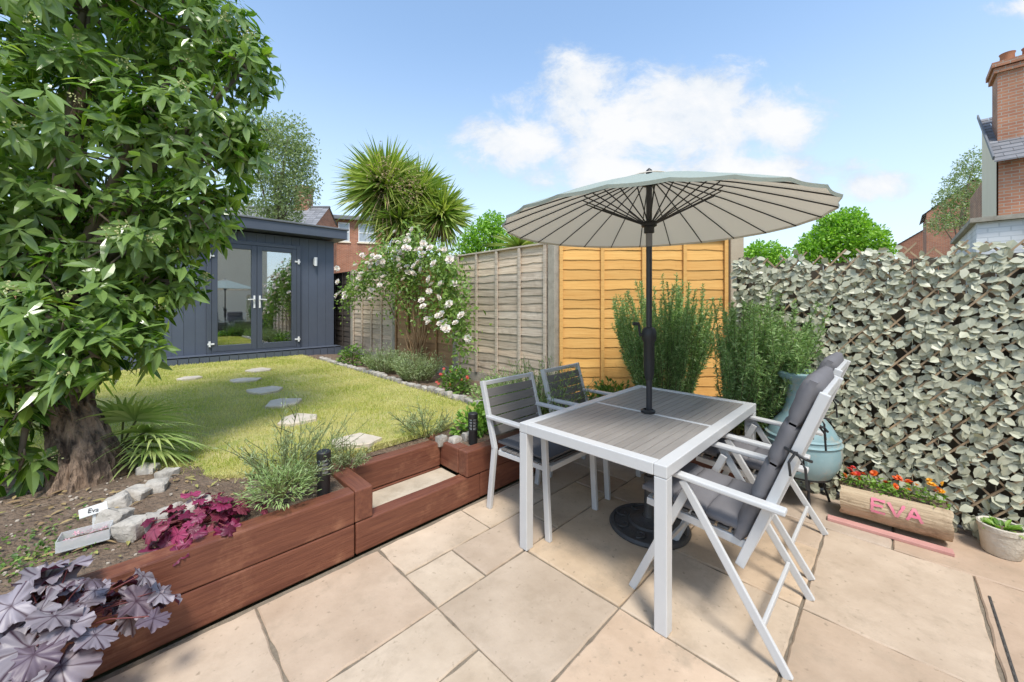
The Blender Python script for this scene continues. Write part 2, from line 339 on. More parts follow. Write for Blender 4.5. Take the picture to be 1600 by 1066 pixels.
def glassmat(name, refl=.35, tint=(.85, .9, .92)):
    m, nt, p, out = newmat(name); L = nt.links
    t = nd(nt, 'ShaderNodeBsdfTransparent'); t.inputs[0].default_value = (*tint, 1)
    g = nd(nt, 'ShaderNodeBsdfGlossy'); g.inputs['Roughness'].default_value = .015; g.inputs[0].default_value = (.95, .97, 1, 1)
    lw = nd(nt, 'ShaderNodeLayerWeight'); lw.inputs[0].default_value = .5
    mr = nd(nt, 'ShaderNodeMapRange'); mr.inputs[3].default_value = refl; mr.inputs[4].default_value = .95; L.new(lw.outputs['Fresnel'], mr.inputs[0])
    mx = nd(nt, 'ShaderNodeMixShader'); L.new(mr.outputs[0], mx.inputs[0]); L.new(t.outputs[0], mx.inputs[1]); L.new(g.outputs[0], mx.inputs[2]); L.new(mx.outputs[0], out.inputs[0])
    return m
M['glass'] = glassmat('door_glass', .36)
def milkymat():
    m, nt, p, out = newmat('milky_plastic'); L = nt.links
    p.inputs['Base Color'].default_value = (.75, .76, .76, 1); p.inputs['Roughness'].default_value = .25
    t = nd(nt, 'ShaderNodeBsdfTransparent'); mx = nd(nt, 'ShaderNodeMixShader'); mx.inputs[0].default_value = .5
    L.new(t.outputs[0], mx.inputs[1]); L.new(p.outputs[0], mx.inputs[2]); L.new(mx.outputs[0], out.inputs[0]); return m
M['clear'] = milkymat()
M['pane'] = mat('window_pane', (.28, .32, .36), (.36, .40, .44), rough=.08, spec=.8)
def canopymat():
    m, nt, p, out = newmat('parasol_fabric'); L = nt.links
    geo = nd(nt, 'ShaderNodeNewGeometry')
    c = mul(nt, (.40, .48, .44), (.70, .64, .54), 'MIX', geo.outputs['Backfacing'])
    L.new(c, p.inputs['Base Color']); p.inputs['Roughness'].default_value = .85; p.inputs['Specular IOR Level'].default_value = .2
    t = nd(nt, 'ShaderNodeBsdfTranslucent'); t.inputs[0].default_value = (.58, .52, .41, 1)
    mx = nd(nt, 'ShaderNodeMixShader'); mx.inputs[0].default_value = .32
    L.new(p.outputs[0], mx.inputs[1]); L.new(t.outputs[0], mx.inputs[2]); L.new(mx.outputs[0], out.inputs[0]); return m
M['canopy'] = canopymat()

# ------------------------------------------------------------------ setting
b = MB(); b.add([(-400, -400, -.05), (400, -400, -.05), (400, 400, -.05), (-400, 400, -.05)], [(0, 1, 2, 3)])
struct(b.build('ground', M['ground']))
# patio of riven slabs
g = .305; U0, V0 = 1.04, 1.54
i0, i1, j0, j1 = -13, 9, -15, 2
used = set(); slabs = []
def put(i, j, w, h):
    for a in range(w):
        for c in range(h): used.add((i + a, j + c))
    slabs.append((i, j, w, h))
for q in ((-2,0,2,2),(0,0,1,1),(0,1,2,1),(1,0,2,1),(0,-2,2,2),(-2,-1,2,1),(2,-2,3,2),(-4,0,2,2),(-2,-3,2,2),(0,-4,2,2),(2,1,2,1),(3,0,2,1),(2,-4,2,2),(4,-4,2,2),(4,-6,3,2),(7,-5,2,2),(7,-7,2,2),(4,-8,3,2),(2,-6,2,2),(7,-3,2,2),(6,-3,1,1)): put(*q)
sizes = [(2,2),(3,2),(2,1),(2,2),(1,2),(2,3),(1,1)]
for j in range(j1 - 1, j0 - 1, -1):
    for i in range(i0, i1):
        if (i, j) in used: continue
        for w, h in rnd.sample(sizes, len(sizes)) + [(1, 1)]:
            cells = [(i + a, j - c) for a in range(w) for c in range(h)]
            if all(c not in used and i0 <= c[0] < i1 and j0 <= c[1] for c in cells):
                put(i, j - h + 1, w, h); break
b = MB()
for (i, j, w, h) in slabs:
    ua, va, ub, vb = U0 + i*g + .005, V0 + j*g + .005, U0 + (i+w)*g - .005, V0 + (j+h)*g - .005
    z = rnd.uniform(-.0015, .0015)
    def edge(p, q):
        n = max(3, int((Vector(q) - Vector(p)).length / .04))
        return [(p[0] + (q[0]-p[0])*k/n, p[1] + (q[1]-p[1])*k/n) for k in range(n)]
    pts = edge((ua, va), (ub, va)) + edge((ub, va), (ub, vb)) + edge((ub, vb), (ua, vb)) + edge((ua, vb), (ua, va))
    cx, cy = (ua + ub) / 2, (va + vb) / 2
    N = len(pts); o = []; tpt = []
    for (x, y) in pts:
        k = noise.noise(Vector((x * 9, y * 9, 3))) * .008 + noise.noise(Vector((x * 40, y * 40, 5))) * .003
        sx, sy = (x - cx), (y - cy); l = math.hypot(sx, sy)
        x2, y2 = x + sx / l * k, y + sy / l * k
        o.append((x2, y2)); tpt.append((x2 - sx / l * .007, y2 - sy / l * .007))
    vs = [(x, y, -.03) for x, y in o] + [(x, y, z - .006) for x, y in o] + [(x, y, z) for x, y in tpt]
    fs = [tuple(range(2*N, 3*N))]
    for k in range(N):
        k2 = (k + 1) % N
        fs += [(k, k2, N + k2, N + k), (N + k, N + k2, 2*N + k2, 2*N + k)]
    b.add(vs, fs)
struct(b.build('patio', M['slab']))
b = MB(); b.box((.4, -.15, -.03), (7.0, 4.66, .042)); struct(b.build('patio_joint', M['joint']))
b = MB(); b.box((0, 0, 0), (.95, .009, .007))
for k in range(17): b.box((-.45 + k * .056, 0, .0042), (.03, .004, .003))
o = b.build('drain_channel', M['drain']); o.location = (2.52, -.325, .001); tag(o, 'narrow dark slot drain between the paving slabs at lower right', 'drain')
# raised garden soil
b = MB(); c = .1; idx = {}; fs = []
def hz(u, v):
    z = .372 + .02 * noise.noise(Vector((u * 1.7, v * 1.7, 0))) + .018 * noise.noise(Vector((u * 7, v * 7, 4)))
    if v < 2.7 or u > 2.9: z -= .02
    if -.6 < u < .3 and v < 3.4: z += .03 * max(0, 1 - abs(v - 3.0))
    return z
vs = []
for iu in range(93):
    for iv in range(108):
        u, v = -4 + iu * c, .75 + iv * c
        if (v >= 2.24) or (u >= 3.35): idx[(iu, iv)] = len(vs); vs.append((u, v, hz(u, v)))
for iu in range(92):
    for iv in range(107):
        q = [(iu, iv), (iu+1, iv), (iu+1, iv+1), (iu, iv+1)]
        if all(k in idx for k in q):
            u, v = -4 + iu * c + .05, .75 + iv * c + .05
            if .98 < u < 1.78 and v < 2.6: continue
            fs.append(tuple(idx[k] for k in q))
b.add(vs, fs); struct(b.build('soil', M['soil'], smooth=True))
b = MB(); lt = MB()
for k in range(420):
    u, v = rnd.uniform(-1.0, .95), rnd.uniform(2.3, 3.7); s = rnd.uniform(.005, .017)
    b.stone((u, v, hz(u, v) + s * .2), (s, s * rnd.uniform(.7, 1.2), s * .8), k, .3, .8, 6, 4)
for k in range(420):
    u, v = rnd.uniform(-1.2, .9), rnd.uniform(2.3, 4.2); lt.leaf(Vector((u, v, hz(u, v) + .012)), Vector((rnd.gauss(0, 1), rnd.gauss(0, 1), .1)), Vector((0, 0, 1)) + rv(.4), rnd.uniform(.02, .07), .015)
o = b.build('soil_crumbs', M['grit']); o['kind'] = 'stuff'; tag(o, 'small crumbs of soil and grit in the left planter bed', 'grit')
o = lt.build('leaf_litter', M['litter']); o['kind'] = 'stuff'; tag(o, 'fallen dry leaves scattered under the evergreen tree', 'leaf litter')
# lawn
poly = [(.30, 3.0), (.50, 2.80), (1.0, 2.70), (1.9, 2.72), (2.3, 2.78), (2.47, 3.0), (2.5, 5), (2.5, 8.55), (-1.2, 8.55), (-1.1, 5), (-.6, 4.0), (-.05, 3.55), (.16, 3.3)]
def inside(x, y):
    r = False; j = len(poly) - 1
    for i in range(len(poly)):
        xi, yi = poly[i]; xj, yj = poly[j]
        if (yi > y) != (yj > y) and x < (xj - xi) * (y - yi) / (yj - yi) + xi: r = not r
        j = i
    return r
b = MB(); b.add([(x, y, .402) for x, y in poly] + [(x, y, .36) for x, y in poly], [tuple(range(len(poly)))] + [(i, (i+1) % len(poly), len(poly) + (i+1) % len(poly), len(poly) + i)[::-1] for i in range(len(poly))])
struct(b.build('lawn', M['turf']))
stones_px = [(405, 579, .15), (384, 595, .16), (414, 611, .16), (441, 631, .165), (466, 657, .15), (552, 691, .15), (296, 592, .12)]
stones = [(G(x, y, .41), r) for x, y, r in stones_px]
b = MB(); n = 0
while n < 85000:
    v = 2.6 + 5.95 * rnd.random() ** 1.7; u = rnd.uniform(-1.2, 2.55)
    if not inside(u + rnd.gauss(0, .04), v + rnd.gauss(0, .04)): continue
    if any((u - p.x) ** 2 + (v - p.y) ** 2 < (r * 1.0) ** 2 for p, r in stones): continue
    if noise.noise(Vector((u * 1.1, v * 1.1, 8))) > .28 and rnd.random() < .6: continue
    n += 1
    h = rnd.uniform(.014, .033) * (1.0 + .4 * noise.noise(Vector((u * 2, v * 2, 1)))); t = rnd.uniform(0, 6.283); w = rnd.uniform(.0025, .005) * (1 + .15 * (v - 2.7))
    lx, ly = rnd.uniform(-.022, .022), rnd.uniform(-.022, .022)
    b.add([(u - w * math.cos(t), v - w * math.sin(t), .39), (u + w * math.cos(t), v + w * math.sin(t), .39), (u + lx, v + ly, .40 + h)], [(0, 1, 2)])
o = b.build('grass', M['blade']); o['kind'] = 'stuff'; tag(o, 'short sunlit grass blades covering the lawn', 'grass')

# ------------------------------------------------------------------ stepping stones and setts
slabels = ['pale stepping stone in the lawn farthest up the path near the garden room', 'pale stepping stone second from the garden room in the lawn path',
           'pale stepping stone in the middle of the lawn path, third from garden room', 'pale stepping stone fourth from the garden room in the lawn path',
           'pale stepping stone fifth from the garden room, behind the lavender', 'pale stepping stone nearest the timber step', 'small pale stone at far left of the lawn beyond the palm fronds']
for k, ((p, r), lb) in enumerate(zip(stones, slabels)):
    b = MB(); na = rnd.choice((5, 6, 6)); ph0 = rnd.random() * 6
    cs = []
    for q in range(na):
        a = ph0 + 2 * math.pi * (q + rnd.uniform(-.25, .25)) / na; rr = r * rnd.uniform(1.0, 1.35); cs.append(Vector((rr * math.cos(a), rr * math.sin(a))))
    out = []
    for q in range(na):
        for m in range(6):
            pt = cs[q].lerp(cs[(q + 1) % na], m / 6); pt *= 1 + .05 * noise.noise(Vector((pt.x * 20, pt.y * 20, k))); out.append(pt)
    N = len(out)
    vs = [(q.x, q.y, -.03) for q in out] + [(q.x, q.y, .014) for q in out] + [(q.x * .94, q.y * .94, .022 + .003 * noise.noise(Vector((q.x * 9, q.y * 9, k)))) for q in out]
    fs = [tuple(range(2*N, 3*N))]
    for q in range(N):
        q2 = (q + 1) % N; fs += [(q, q2, N+q2, N+q), (N+q, N+q2, 2*N+q2, 2*N+q)]
    b.add(vs, fs); o = b.build('stepping_stone', M['flag']); o.location = p; tag(o, lb, 'stepping stone', 'stepping stones across the lawn')
kv = 3.0; k = 0
while kv < 7.6:
    L = rnd.uniform(.10, .16); b = MB(); b.stone((0, 0, 0), (rnd.uniform(.06, .09), L, .09), k + 40, .18, .36)
    o = b.build('kerb_stone', M['granite'], smooth=35); o.location = (2.57 + .06 * noise.noise(Vector((kv, 0, 0))), kv + L / 2, .395 + rnd.uniform(-.02, .01)); o.rotation_euler = (rnd.gauss(0, .08), rnd.gauss(0, .08), rnd.uniform(-.3, .3))
    tag(o, 'pale granite sett in the row edging the right side of the lawn', 'kerb stone', 'granite setts along the right lawn edge'); kv += L + rnd.uniform(.01, .035); k += 1
for k, (px, py, sz) in enumerate([(205, 731, .10), (232, 738, .10), (260, 746, .10), (243, 764, .11), (214, 774, .115), (184, 788, .105), (178, 812, .10), (207, 826, .105), (245, 817, .10), (268, 805, .09), (296, 801, .10), (318, 791, .09)]):
    b = MB(); b.stone((0, 0, 0), (sz, sz * .85, .09), k + 90, .22, .34); o = b.build('edging_stone', M['granite'], smooth=32)
    o.location = G(px, py, .405); o.rotation_euler = (rnd.gauss(0, .15), rnd.gauss(0, .15), rnd.uniform(0, 3))
    tag(o, 'rough grey granite sett in the curved edging by the tree trunk', 'edging stone', 'granite setts curving round the tree bed')
for k, (px, py, sz) in enumerate([(690, 689, .09), (712, 690, .09), (730, 684, .08)]):
    b = MB(); b.stone((0, 0, 0), (sz, sz * .85, .08), k + 140, .2, .36); o = b.build('edging_stone', M['granite'], smooth=32)
    o.location = G(px, py, .37); tag(o, 'small pale stone beside the second black garden light behind the step', 'edging stone', 'loose stones behind the step')

# ------------------------------------------------------------------ timber walls
def sleeper(t, p, q, w, h, name='sleeper'):
    p, q = Vector(p), Vector(q); d = q - p; L = d.length
    bb = MB(); n = max(2, int(L / .12)); x0 = -L/2 + .002; dx = (L - .004) / n; sd = rnd.random() * 40; vs = []; fs = []
    hw, hh_ = w / 2, h / 2 - .002
    for i in range(n + 1):
        x = x0 + dx * i
        for (yy, z_) in ((-hw, -hh_), (-hw, hh_), (hw, hh_), (hw, -hh_)):
            nz_ = noise.noise(Vector((x * 3, yy * 9 + sd, z_ * 9))) * .0035; vs.append((x, yy + nz_ * math.copysign(1, yy), z_ + (nz_ * .6 if z_ > 0 else 0)))
    for i in range(n):
        for k in range(4): a, c = i*4+k, i*4+(k+1) % 4; fs.append((a, c, c + 4, a + 4))
    fs.append((3, 2, 1, 0)); e = n * 4; fs.append((e, e+1, e+2, e+3))
    bb.add(vs, [f[::-1] for f in fs])
    o = bb.build(name, M['sleeper'], t, bevel=.008)
    o.location = (p + q) / 2; o.rotation_euler.z = math.atan2(d.y, d.x); return o
H1 = .186
t = thing('timber_planter', 'long left sleeper planter wall running from the dark heuchera to the step', 'planter', (0, 2.18, 0))
sleeper(t, (-1.5, .05, H1 / 2), (.915, .05, H1 / 2), .1, H1); sleeper(t, (-1.5, .047, H1 * 1.5), (.915, .047, H1 * 1.5), .1, H1)
sleeper(t, (.97, .0, H1 * 1.5), (.97, .52, H1 * 1.5), .105, H1)
t = thing('timber_step', 'low sleeper step with pale concrete tread between the two planters', 'step', (1.35, 2.18, 0))
sleeper(t, (-.43, .052, H1 / 2), (.50, .052, H1 / 2), .1, H1)
sleeper(t, (-.324, .37, H1 * 1.5), (.365, .37, H1 * 1.5), .1, H1); sleeper(t, (-.324, .37, H1 / 2), (.365, .37, H1 / 2), .1, H1)
b = MB(); b.box((.02, .21, H1 / 2 - .012), (.70, .215, H1 - .005)); b.build('tread', M['tread'], t, bevel=.006)
t = thing('timber_planter', 'right sleeper planter wall turning the corner behind the slatted chairs', 'planter', (1.72, 2.18, 0))
sleeper(t, (.13, .054, H1 / 2), (1.53, .054, H1 / 2), .1, H1); sleeper(t, (.0, .05, H1 * 1.5), (1.53, .05, H1 * 1.5), .1, H1)
sleeper(t, (.05, .104, H1 * 1.5), (.05, .54, H1 * 1.5), .1, H1)
sleeper(t, (1.585, .10, H1 / 2), (1.585, -1.40, H1 / 2), .1, H1); sleeper(t, (1.588, .10, H1 * 1.5), (1.588, -1.40, H1 * 1.5), .1, H1)
sleeper(t, (1.535, -1.455, H1 / 2), (1.98, -1.455, H1 / 2), .1, H1); sleeper(t, (1.537, -1.458, H1 * 1.5), (1.98, -1.458, H1 * 1.5), .1, H1)

# ------------------------------------------------------------------ fences
def lap_panel(label, p0, p1, z0, h, mt, nb=14, nbat=3, group=None, name='lap_fence', lap=.009):
    p0, p1 = Vector((*p0, z0)), Vector((*p1, z0)); d = p1 - p0; L = d.length
    t = thing(name, label, 'fence panel', p0, math.atan2(d.y, d.x), group)
    b = MB(); bh = h / nb
    for k in range(nb):
        zb = k * bh - .012; zt = (k + 1) * bh + .012; n = 30; vs = []; fs = []; sd = rnd.random() * 50
        for q in range(n + 1):
            x = L * q / n
            e = .017 * noise.noise(Vector((x * 2.2, sd, 0))) + .009 * noise.noise(Vector((x * 9, sd, 2)))
            y = .004 * noise.noise(Vector((x * 3, sd, 5)))
            vs += [(x, -lap + y, zb + e), (x, .002 + y * .5, zt), (x, -lap + .008 + y, zb + e)]
        for q in range(n):
            i = q * 3; fs += [(i, i+3, i+4, i+1), (i+2, i+5, i+3, i)]
        b.add(vs, fs)
    b.box((L/2, .014, h/2), (L, .008, h))
    b.build('board', mt, t)
    for k in range(nbat + 2):
        b = MB(); x = .025 + (L - .05) * k / (nbat + 1); b.box((x, -.028, h/2), (.042, .02, h)); b.build('batten', mt, t, bevel=.003)
    b = MB(); b.box((L/2, -.008, h + .012), (L, .065, .022)); b.build('cap', mt, t, bevel=.004)
    return t
def post(label, p, z0, h, w=.10, mt='conc', rot=0, group=None):
    b = MB(); b.box((0, 0, h/2), (w, w, h)); b.box((0, 0, h + .012), (w * .8, w * .8, .024))
    o = b.build('fence_post', M[mt], bevel=.006); o.location = (*p, z0); o.rotation_euler.z = rot
    return tag(o, label, 'fence post', group)
FU = 3.50; Z0 = .36
lap_panel('weathered grey lap fence panel between the rose and the orange panel', (FU, 4.63), (FU, 2.90), Z0 + .12, 1.66, M['grey_wood'], nb=17)
lap_panel('brown lap fence panel behind the climbing rose', (FU, 6.51), (FU, 4.73), Z0 + .12, 1.62, M['brown_wood'])
lap_panel('grey lap fence panel left of the climbing rose', (FU, 8.39), (FU, 6.61), Z0 + .12, 1.62, M['grey_wood'], nb=17)
lap_panel('dark stained lap fence panel beside the garden room', (FU, 10.3), (FU, 8.49), Z0 + .12, 1.66, M['dark_wood'])
for v, h, lb in ((2.82, 1.83, 'concrete fence post between the grey panel and the orange panel'), (4.68, 1.80, 'concrete fence post at the right edge of the rose'), (6.56, 1.80, 'concrete fence post at the left edge of the rose'), (8.44, 1.8, 'concrete fence post beside the garden room')):
    post(lb, (FU + .01, v), Z0 - .1, h + .1)
for v0, v1, lb in ((2.88, 4.62, 'concrete gravel board under the grey panel right of the rose'), (4.74, 6.5, 'concrete gravel board under the brown panel behind the rose'), (6.62, 8.38, 'concrete gravel board under the grey panel left of the rose')):
    b = MB(); b.box((0, 0, .06), (.05, v1 - v0, .16)); o = b.build('gravel_board', M['conc'], bevel=.004); o.location = (FU + .01, (v0 + v1) / 2, Z0 - .03); tag(o, lb, 'gravel board')
oa, ob = Vector((3.545, 2.775)), Vector((4.93, 1.39))
lap_panel('bright orange new timber lap fence panel behind the rosemary', oa, ob, Z0 + .02, 1.81, M['orange_wood'], nb=16, nbat=3, lap=.008)
post('tall pale concrete post at the right end of the orange panel', (5.00, 1.34), Z0 - .1, 1.98, .15, 'conc_new', R(45))
lap_panel('plain brown back fence panel glimpsed beyond the garden room', (-4.0, 11.5), (-1.4, 11.5), Z0, 1.8, M['brown_wood'])
# right fence clad with a cloth ivy screen
IU = 3.78
t = thing('wooden_fence', 'dark brown close boarded fence behind the ivy screen', 'fence', (IU + .04, 0, 0))
b = MB(); v = -2.6
while v < .93: b.box((0, v + .06, .88), (.02, .116, 1.74)); v += .12
b.build('board', M['fence_wood'], t)
for v in (-2.5, -.62, .93):
    b = MB(); b.box((-.035, v, .92), (.075, .075, 1.84)); b.build('post', M['fence_wood'], t, bevel=.004)
t = thing('ivy_screen', 'artificial ivy trellis screen with pale and dark leaves on right fence', 'ivy screen', (IU - .05, 0, 0))
b = MB(); ya, yb, za, zb = -2.6, .95, .06, 1.80
def clipline(y0, z0, dy, dz):
    t0, t1 = -9, 9
    for p, d, lo, hi in ((y0, dy, ya, yb), (z0, dz, za, zb)):
        a, c = (lo - p) / d, (hi - p) / d
        t0, t1 = max(t0, min(a, c)), min(t1, max(a, c))
    return t0, t1
for s in (1, -1):
    k = -40
    while k < 60:
        y0 = k * .115; dy, dz = .64 * s, .77; k += 1
        t0, t1 = clipline(y0, .9, dy, dz)
        if t1 - t0 > .1:
            t1 += rnd.uniform(-.02, .06)
            b.bar((s * .006 - .034, y0 + dy * t0, .9 + dz * t0), (s * .006 - .034, y0 + dy * t1, .9 + dz * t1), .010, .015, (1, 0, 0))
b.build('lattice', M['trellis'], t)
b = MB()
for k in range(10500):
    y = rnd.uniform(ya, yb + .02); z = rnd.uniform(.02, 1.82)
    low = 1 - z / 1.8; pn = noise.noise(Vector((y * 2.2, z * 2.2, 4)))
    if rnd.random() < .36 * low + .15 * (pn > .12): continue
    if z > 1.75 and noise.noise(Vector((y * 4, 0, 0))) < 0: continue
    x = rnd.uniform(-.062, -.018)
    d = Vector((rnd.uniform(-.24, .02), rnd.gauss(.30, .70), rnd.gauss(-.40, .50)))
    nn = Vector((-1, rnd.gauss(0, .32), rnd.gauss(.42, .32)))
    L = rnd.uniform(.044, .068); b.leaf(Vector((x, y, z)), d, nn, L, L * rnd.uniform(.62, .82), fold=rnd.uniform(.0, .18), droop=rnd.uniform(-.1, .2), wide=.33)
b.build('leaves', M['l_ivy'], t, attr=True)

# ------------------------------------------------------------------ garden room
t = thing('garden_room', 'slate blue clad garden room with glazed double doors beyond the lawn', 'garden room', (1.45, 8.82, .36))
xl, xr, dp, zt = -1.85, 1.78, 2.6, 2.46; d0, d1, dz0, dz1 = -.45, 1.09, .15, 2.28
b = MB()
def clad(x0, x1, z0, z1):
    n = max(1, round((x1 - x0) / .16)); w = (x1 - x0) / n
    for k in range(n): b.box((x0 + w * (k + .5), .03, (z0 + z1) / 2), (w - .004, .06, z1 - z0))
    b.box(((x0 + x1) / 2, .045, (z0 + z1) / 2), (x1 - x0, .05, z1 - z0 - .002))
clad(xl, d0, .12, zt); clad(d1, xr, .12, zt); clad(d0 + .002, d1 - .002, dz1, zt)
b.box((xl + .05, dp / 2 + .075, zt / 2), (.1, dp - .01, zt)); b.box((xr - .05, dp / 2 + .075, zt / 2), (.1, dp - .01, zt)); b.box((0, dp + .1, zt / 2), (xr - xl, .06, zt))
b.build('wall', M['room'], t)
b = MB(); b.box(((xl + xr) / 2, dp - .0, 1.3), (xr - xl - .24, .04, 2.2)); b.box((xl + .13, dp / 2 + .1, 1.3), (.04, dp - .3, 2.2)); b.box((xr - .13, dp / 2 + .1, 1.3), (.04, dp - .3, 2.2)); b.box(((xl + xr) / 2, dp / 2 + .1, 2.40), (xr - xl - .3, dp - .3, .03))
b.build('inner_lining', M['inner'], t)
b = MB(); b.box(((xl + xr) / 2, dp / 2 + .08, .10), (xr - xl - .22, dp - .1, .06)); b.build('floor', M['wfloor'], t)
b = MB(); b.box(((xl + xr) / 2, dp / 2 - .06, 2.585), (xr - xl + .34, dp + .5, .20)); rf = b.build('roof', M['room_frame'], t, bevel=.01)
b = MB(); b.box(((xl + xr) / 2, dp / 2 - .06, 2.70), (xr - xl + .40, dp + .56, .035)); b.build('roof_trim', M['lead'], rf, bevel=.006)
b = MB(); n = 26; w = (xr - xl + .06) / n
for k in range(n): b.box((xl + w * (k + .5), -.24, .075), (w - .008, .02, .17))
b.box(((xl + xr) / 2, -.105, .155), (xr - xl + .1, .29, .025))
b.build('plinth', M['room'], t)
fr = MB()
for x in (d0 + .035, d1 - .035): fr.box((x, -.005, (dz0 + dz1) / 2), (.07, .10, dz1 - dz0))
fr.box(((d0 + d1) / 2, -.005, dz1 - .035), (d1 - d0 - .142, .098, .07)); fr.box(((d0 + d1) / 2, -.005, dz0 + .025), (d1 - d0 - .142, .098, .05))
fr.build('door_frame', M['room_frame'], t, bevel=.005)
mid = (d0 + d1) / 2
for s, x0, x1 in ((-1, d0 + .074, mid - .003), (1, mid + .003, d1 - .074)):
    f = MB(); zb, ztp = dz0 + .055, dz1 - .075; bw = .085
    f.box((x0 + bw / 2, -.02, (zb + ztp) / 2), (bw, .075, ztp - zb)); f.box((x1 - bw / 2, -.02, (zb + ztp) / 2), (bw, .075, ztp - zb))
    f.box(((x0 + x1) / 2, -.02, zb + bw * .65), (x1 - x0 - 2 * bw - .001, .073, bw * 1.3)); f.box(((x0 + x1) / 2, -.02, ztp - bw / 2), (x1 - x0 - 2 * bw - .001, .073, bw))
    dr = f.build('door', M['room_frame'], t, bevel=.004)
    f = MB(); f.box(((x0 + x1) / 2, -.015, (zb + ztp) / 2), (x1 - x0 - 2 * bw + .01, .012, ztp - zb - 2 * bw)); f.build('glass_pane', M['glass'], dr)
    f = MB(); hx = mid + s * .045
    f.box((hx, -.064, 1.12), (.03, .012, .24)); f.bar((hx, -.075, 1.17), (hx, -.11, 1.17), .018, .018); f.bar((hx, -.105, 1.17), (hx + s * .11, -.105, 1.165), .018, .018); f.build('handle', M['white'], dr, bevel=.003)
    hx = d0 + .06 if s < 0 else d1 - .06
    for z in (.35, 1.95):
        f = MB(); f.box((hx, -.068, z), (.10, .02, .03)); f.box((hx + s * .02, -.072, z), (.03, .03, .10)); f.build('hinge', M['white'], dr, bevel=.003)
f = MB(); f.box((1.38, -.03, 1.98), (.06, .05, .13)); f.lathe([(.03, -.09), (.035, .09)], (1.38, -.07, 1.98), 16); f.build('wall_light', M['white'], t)
t = thing('office_desk', 'white desk inside the garden room seen through the right door', 'desk', (2.1, 10.2, .49))
b = MB(); b.box((0, 0, .72), (1.2, .55, .03)); b.build('desktop', M['white'], t, bevel=.004)
for x in (-.56, .56):
    for y in (-.24, .24): b = MB(); b.box((x, y, .35), (.04, .04, .70)); b.build('leg', M['white'], t)

# ------------------------------------------------------------------ table
t = thing('garden_table', 'rectangular white framed garden table with grey slatted top under the parasol', 'table', (2.38, 1.135, 0))
tl, tw, th = .745, .44, .74
for sx in (-1, 1):
    for sy in (-1, 1):
        b = MB(); b.box((sx * (tl - .03), sy * (tw - .03), (th - .055) / 2), (.058, .058, th - .057)); b.build('leg', M['white_metal'], t, bevel=.004)
b = MB()
for sy in (-1, 1): b.box((0, sy * (tw - .03), th - .0275), (2 * tl, .06, .055))
for sx in (-1, 1): b.box((sx * (tl - .03), 0, th - .0275), (.06, 2 * tw - .122, .055))
b.box((0, 0, th - .030), (.03, 2 * tw - .122, .052))
b.build('frame', M['white_metal'], t, bevel=.004)
for sx in (-1, 1):
    b = MB(); n = 16; y0 = -tw + .063; w = (2 * tw - .126) / n; xa, xb = (.018, tl - .063)
    for k in range(n): b.box((sx * (xa + xb) / 2, y0 + w * (k + .5), th - .012), (xb - xa, w - .0028, .016))
    b.build('tabletop', M['slat'], t, bevel=.0015, seg=1)
b = MB(); b.lathe([(.045, 0), (.045, .012), (.03, .02), (.03, 0)], (0, 0, th), 24); b.build('parasol_ring', M['blackp'], t, smooth=40)

# ------------------------------------------------------------------ slatted armchairs (front is local +y)
def armchair(label, loc, rot):
    t = thing('garden_armchair', label, 'chair', loc, rot, 'slatted armchairs by the planter'); w = .255
    for s in (-1, 1):
        b = MB(); b.bar((s*w, .27, 0), (s*w, .235, .635), .028, .04, (0, 1, 0)); b.build('leg', M['white_metal'], t, bevel=.005)
        b = MB(); b.bar((s*w, -.27, 0), (s*w, -.215, .44), .028, .04, (0, 1, 0)); b.build('leg', M['white_metal'], t, bevel=.005)
        b = MB(); b.bar((s*w, -.285, .645), (s*w, .27, .645), .048, .022); b.build('armrest', M['white_metal'], t, bevel=.006)
    b = MB()
    for s in (-1, 1):
        b.bar((s*w, -.213, .43), (s*w, -.345, .885), .028, .038, (0, 1, 0)); b.bar((s*(w-.03), -.20, .405), (s*(w-.03), .245, .42), .025, .035)
    b.bar((-w+.016, -.338, .868), (w-.016, -.338, .868), .022, .03); b.bar((-w+.045, .24, .42), (w-.045, .24, .42), .03, .035); b.bar((-w+.045, -.205, .405), (w-.045, -.205, .405), .03, .035)
    b.build('frame', M['white_metal'], t, bevel=.004)
    b = MB(); n = 5
    for k in range(n):
        f = .18 + .70 * (k + .5) / n; y, z = -.213 - .132 * f, .43 + .455 * f
        b.box((0, y + .004, z), (2*w - .03, .013, .060), Euler((R(16.2), 0, 0)))
    b.build('backrest', M['slat_dark'], t, bevel=.003)
    b = MB(); n = 8
    for k in range(n): b.box((0, -.17 + .39 * (k + .5) / n, .438), (2*w - .03, .042, .013))
    b.build('seat', M['slat_dark'], t, bevel=.003)
    return t
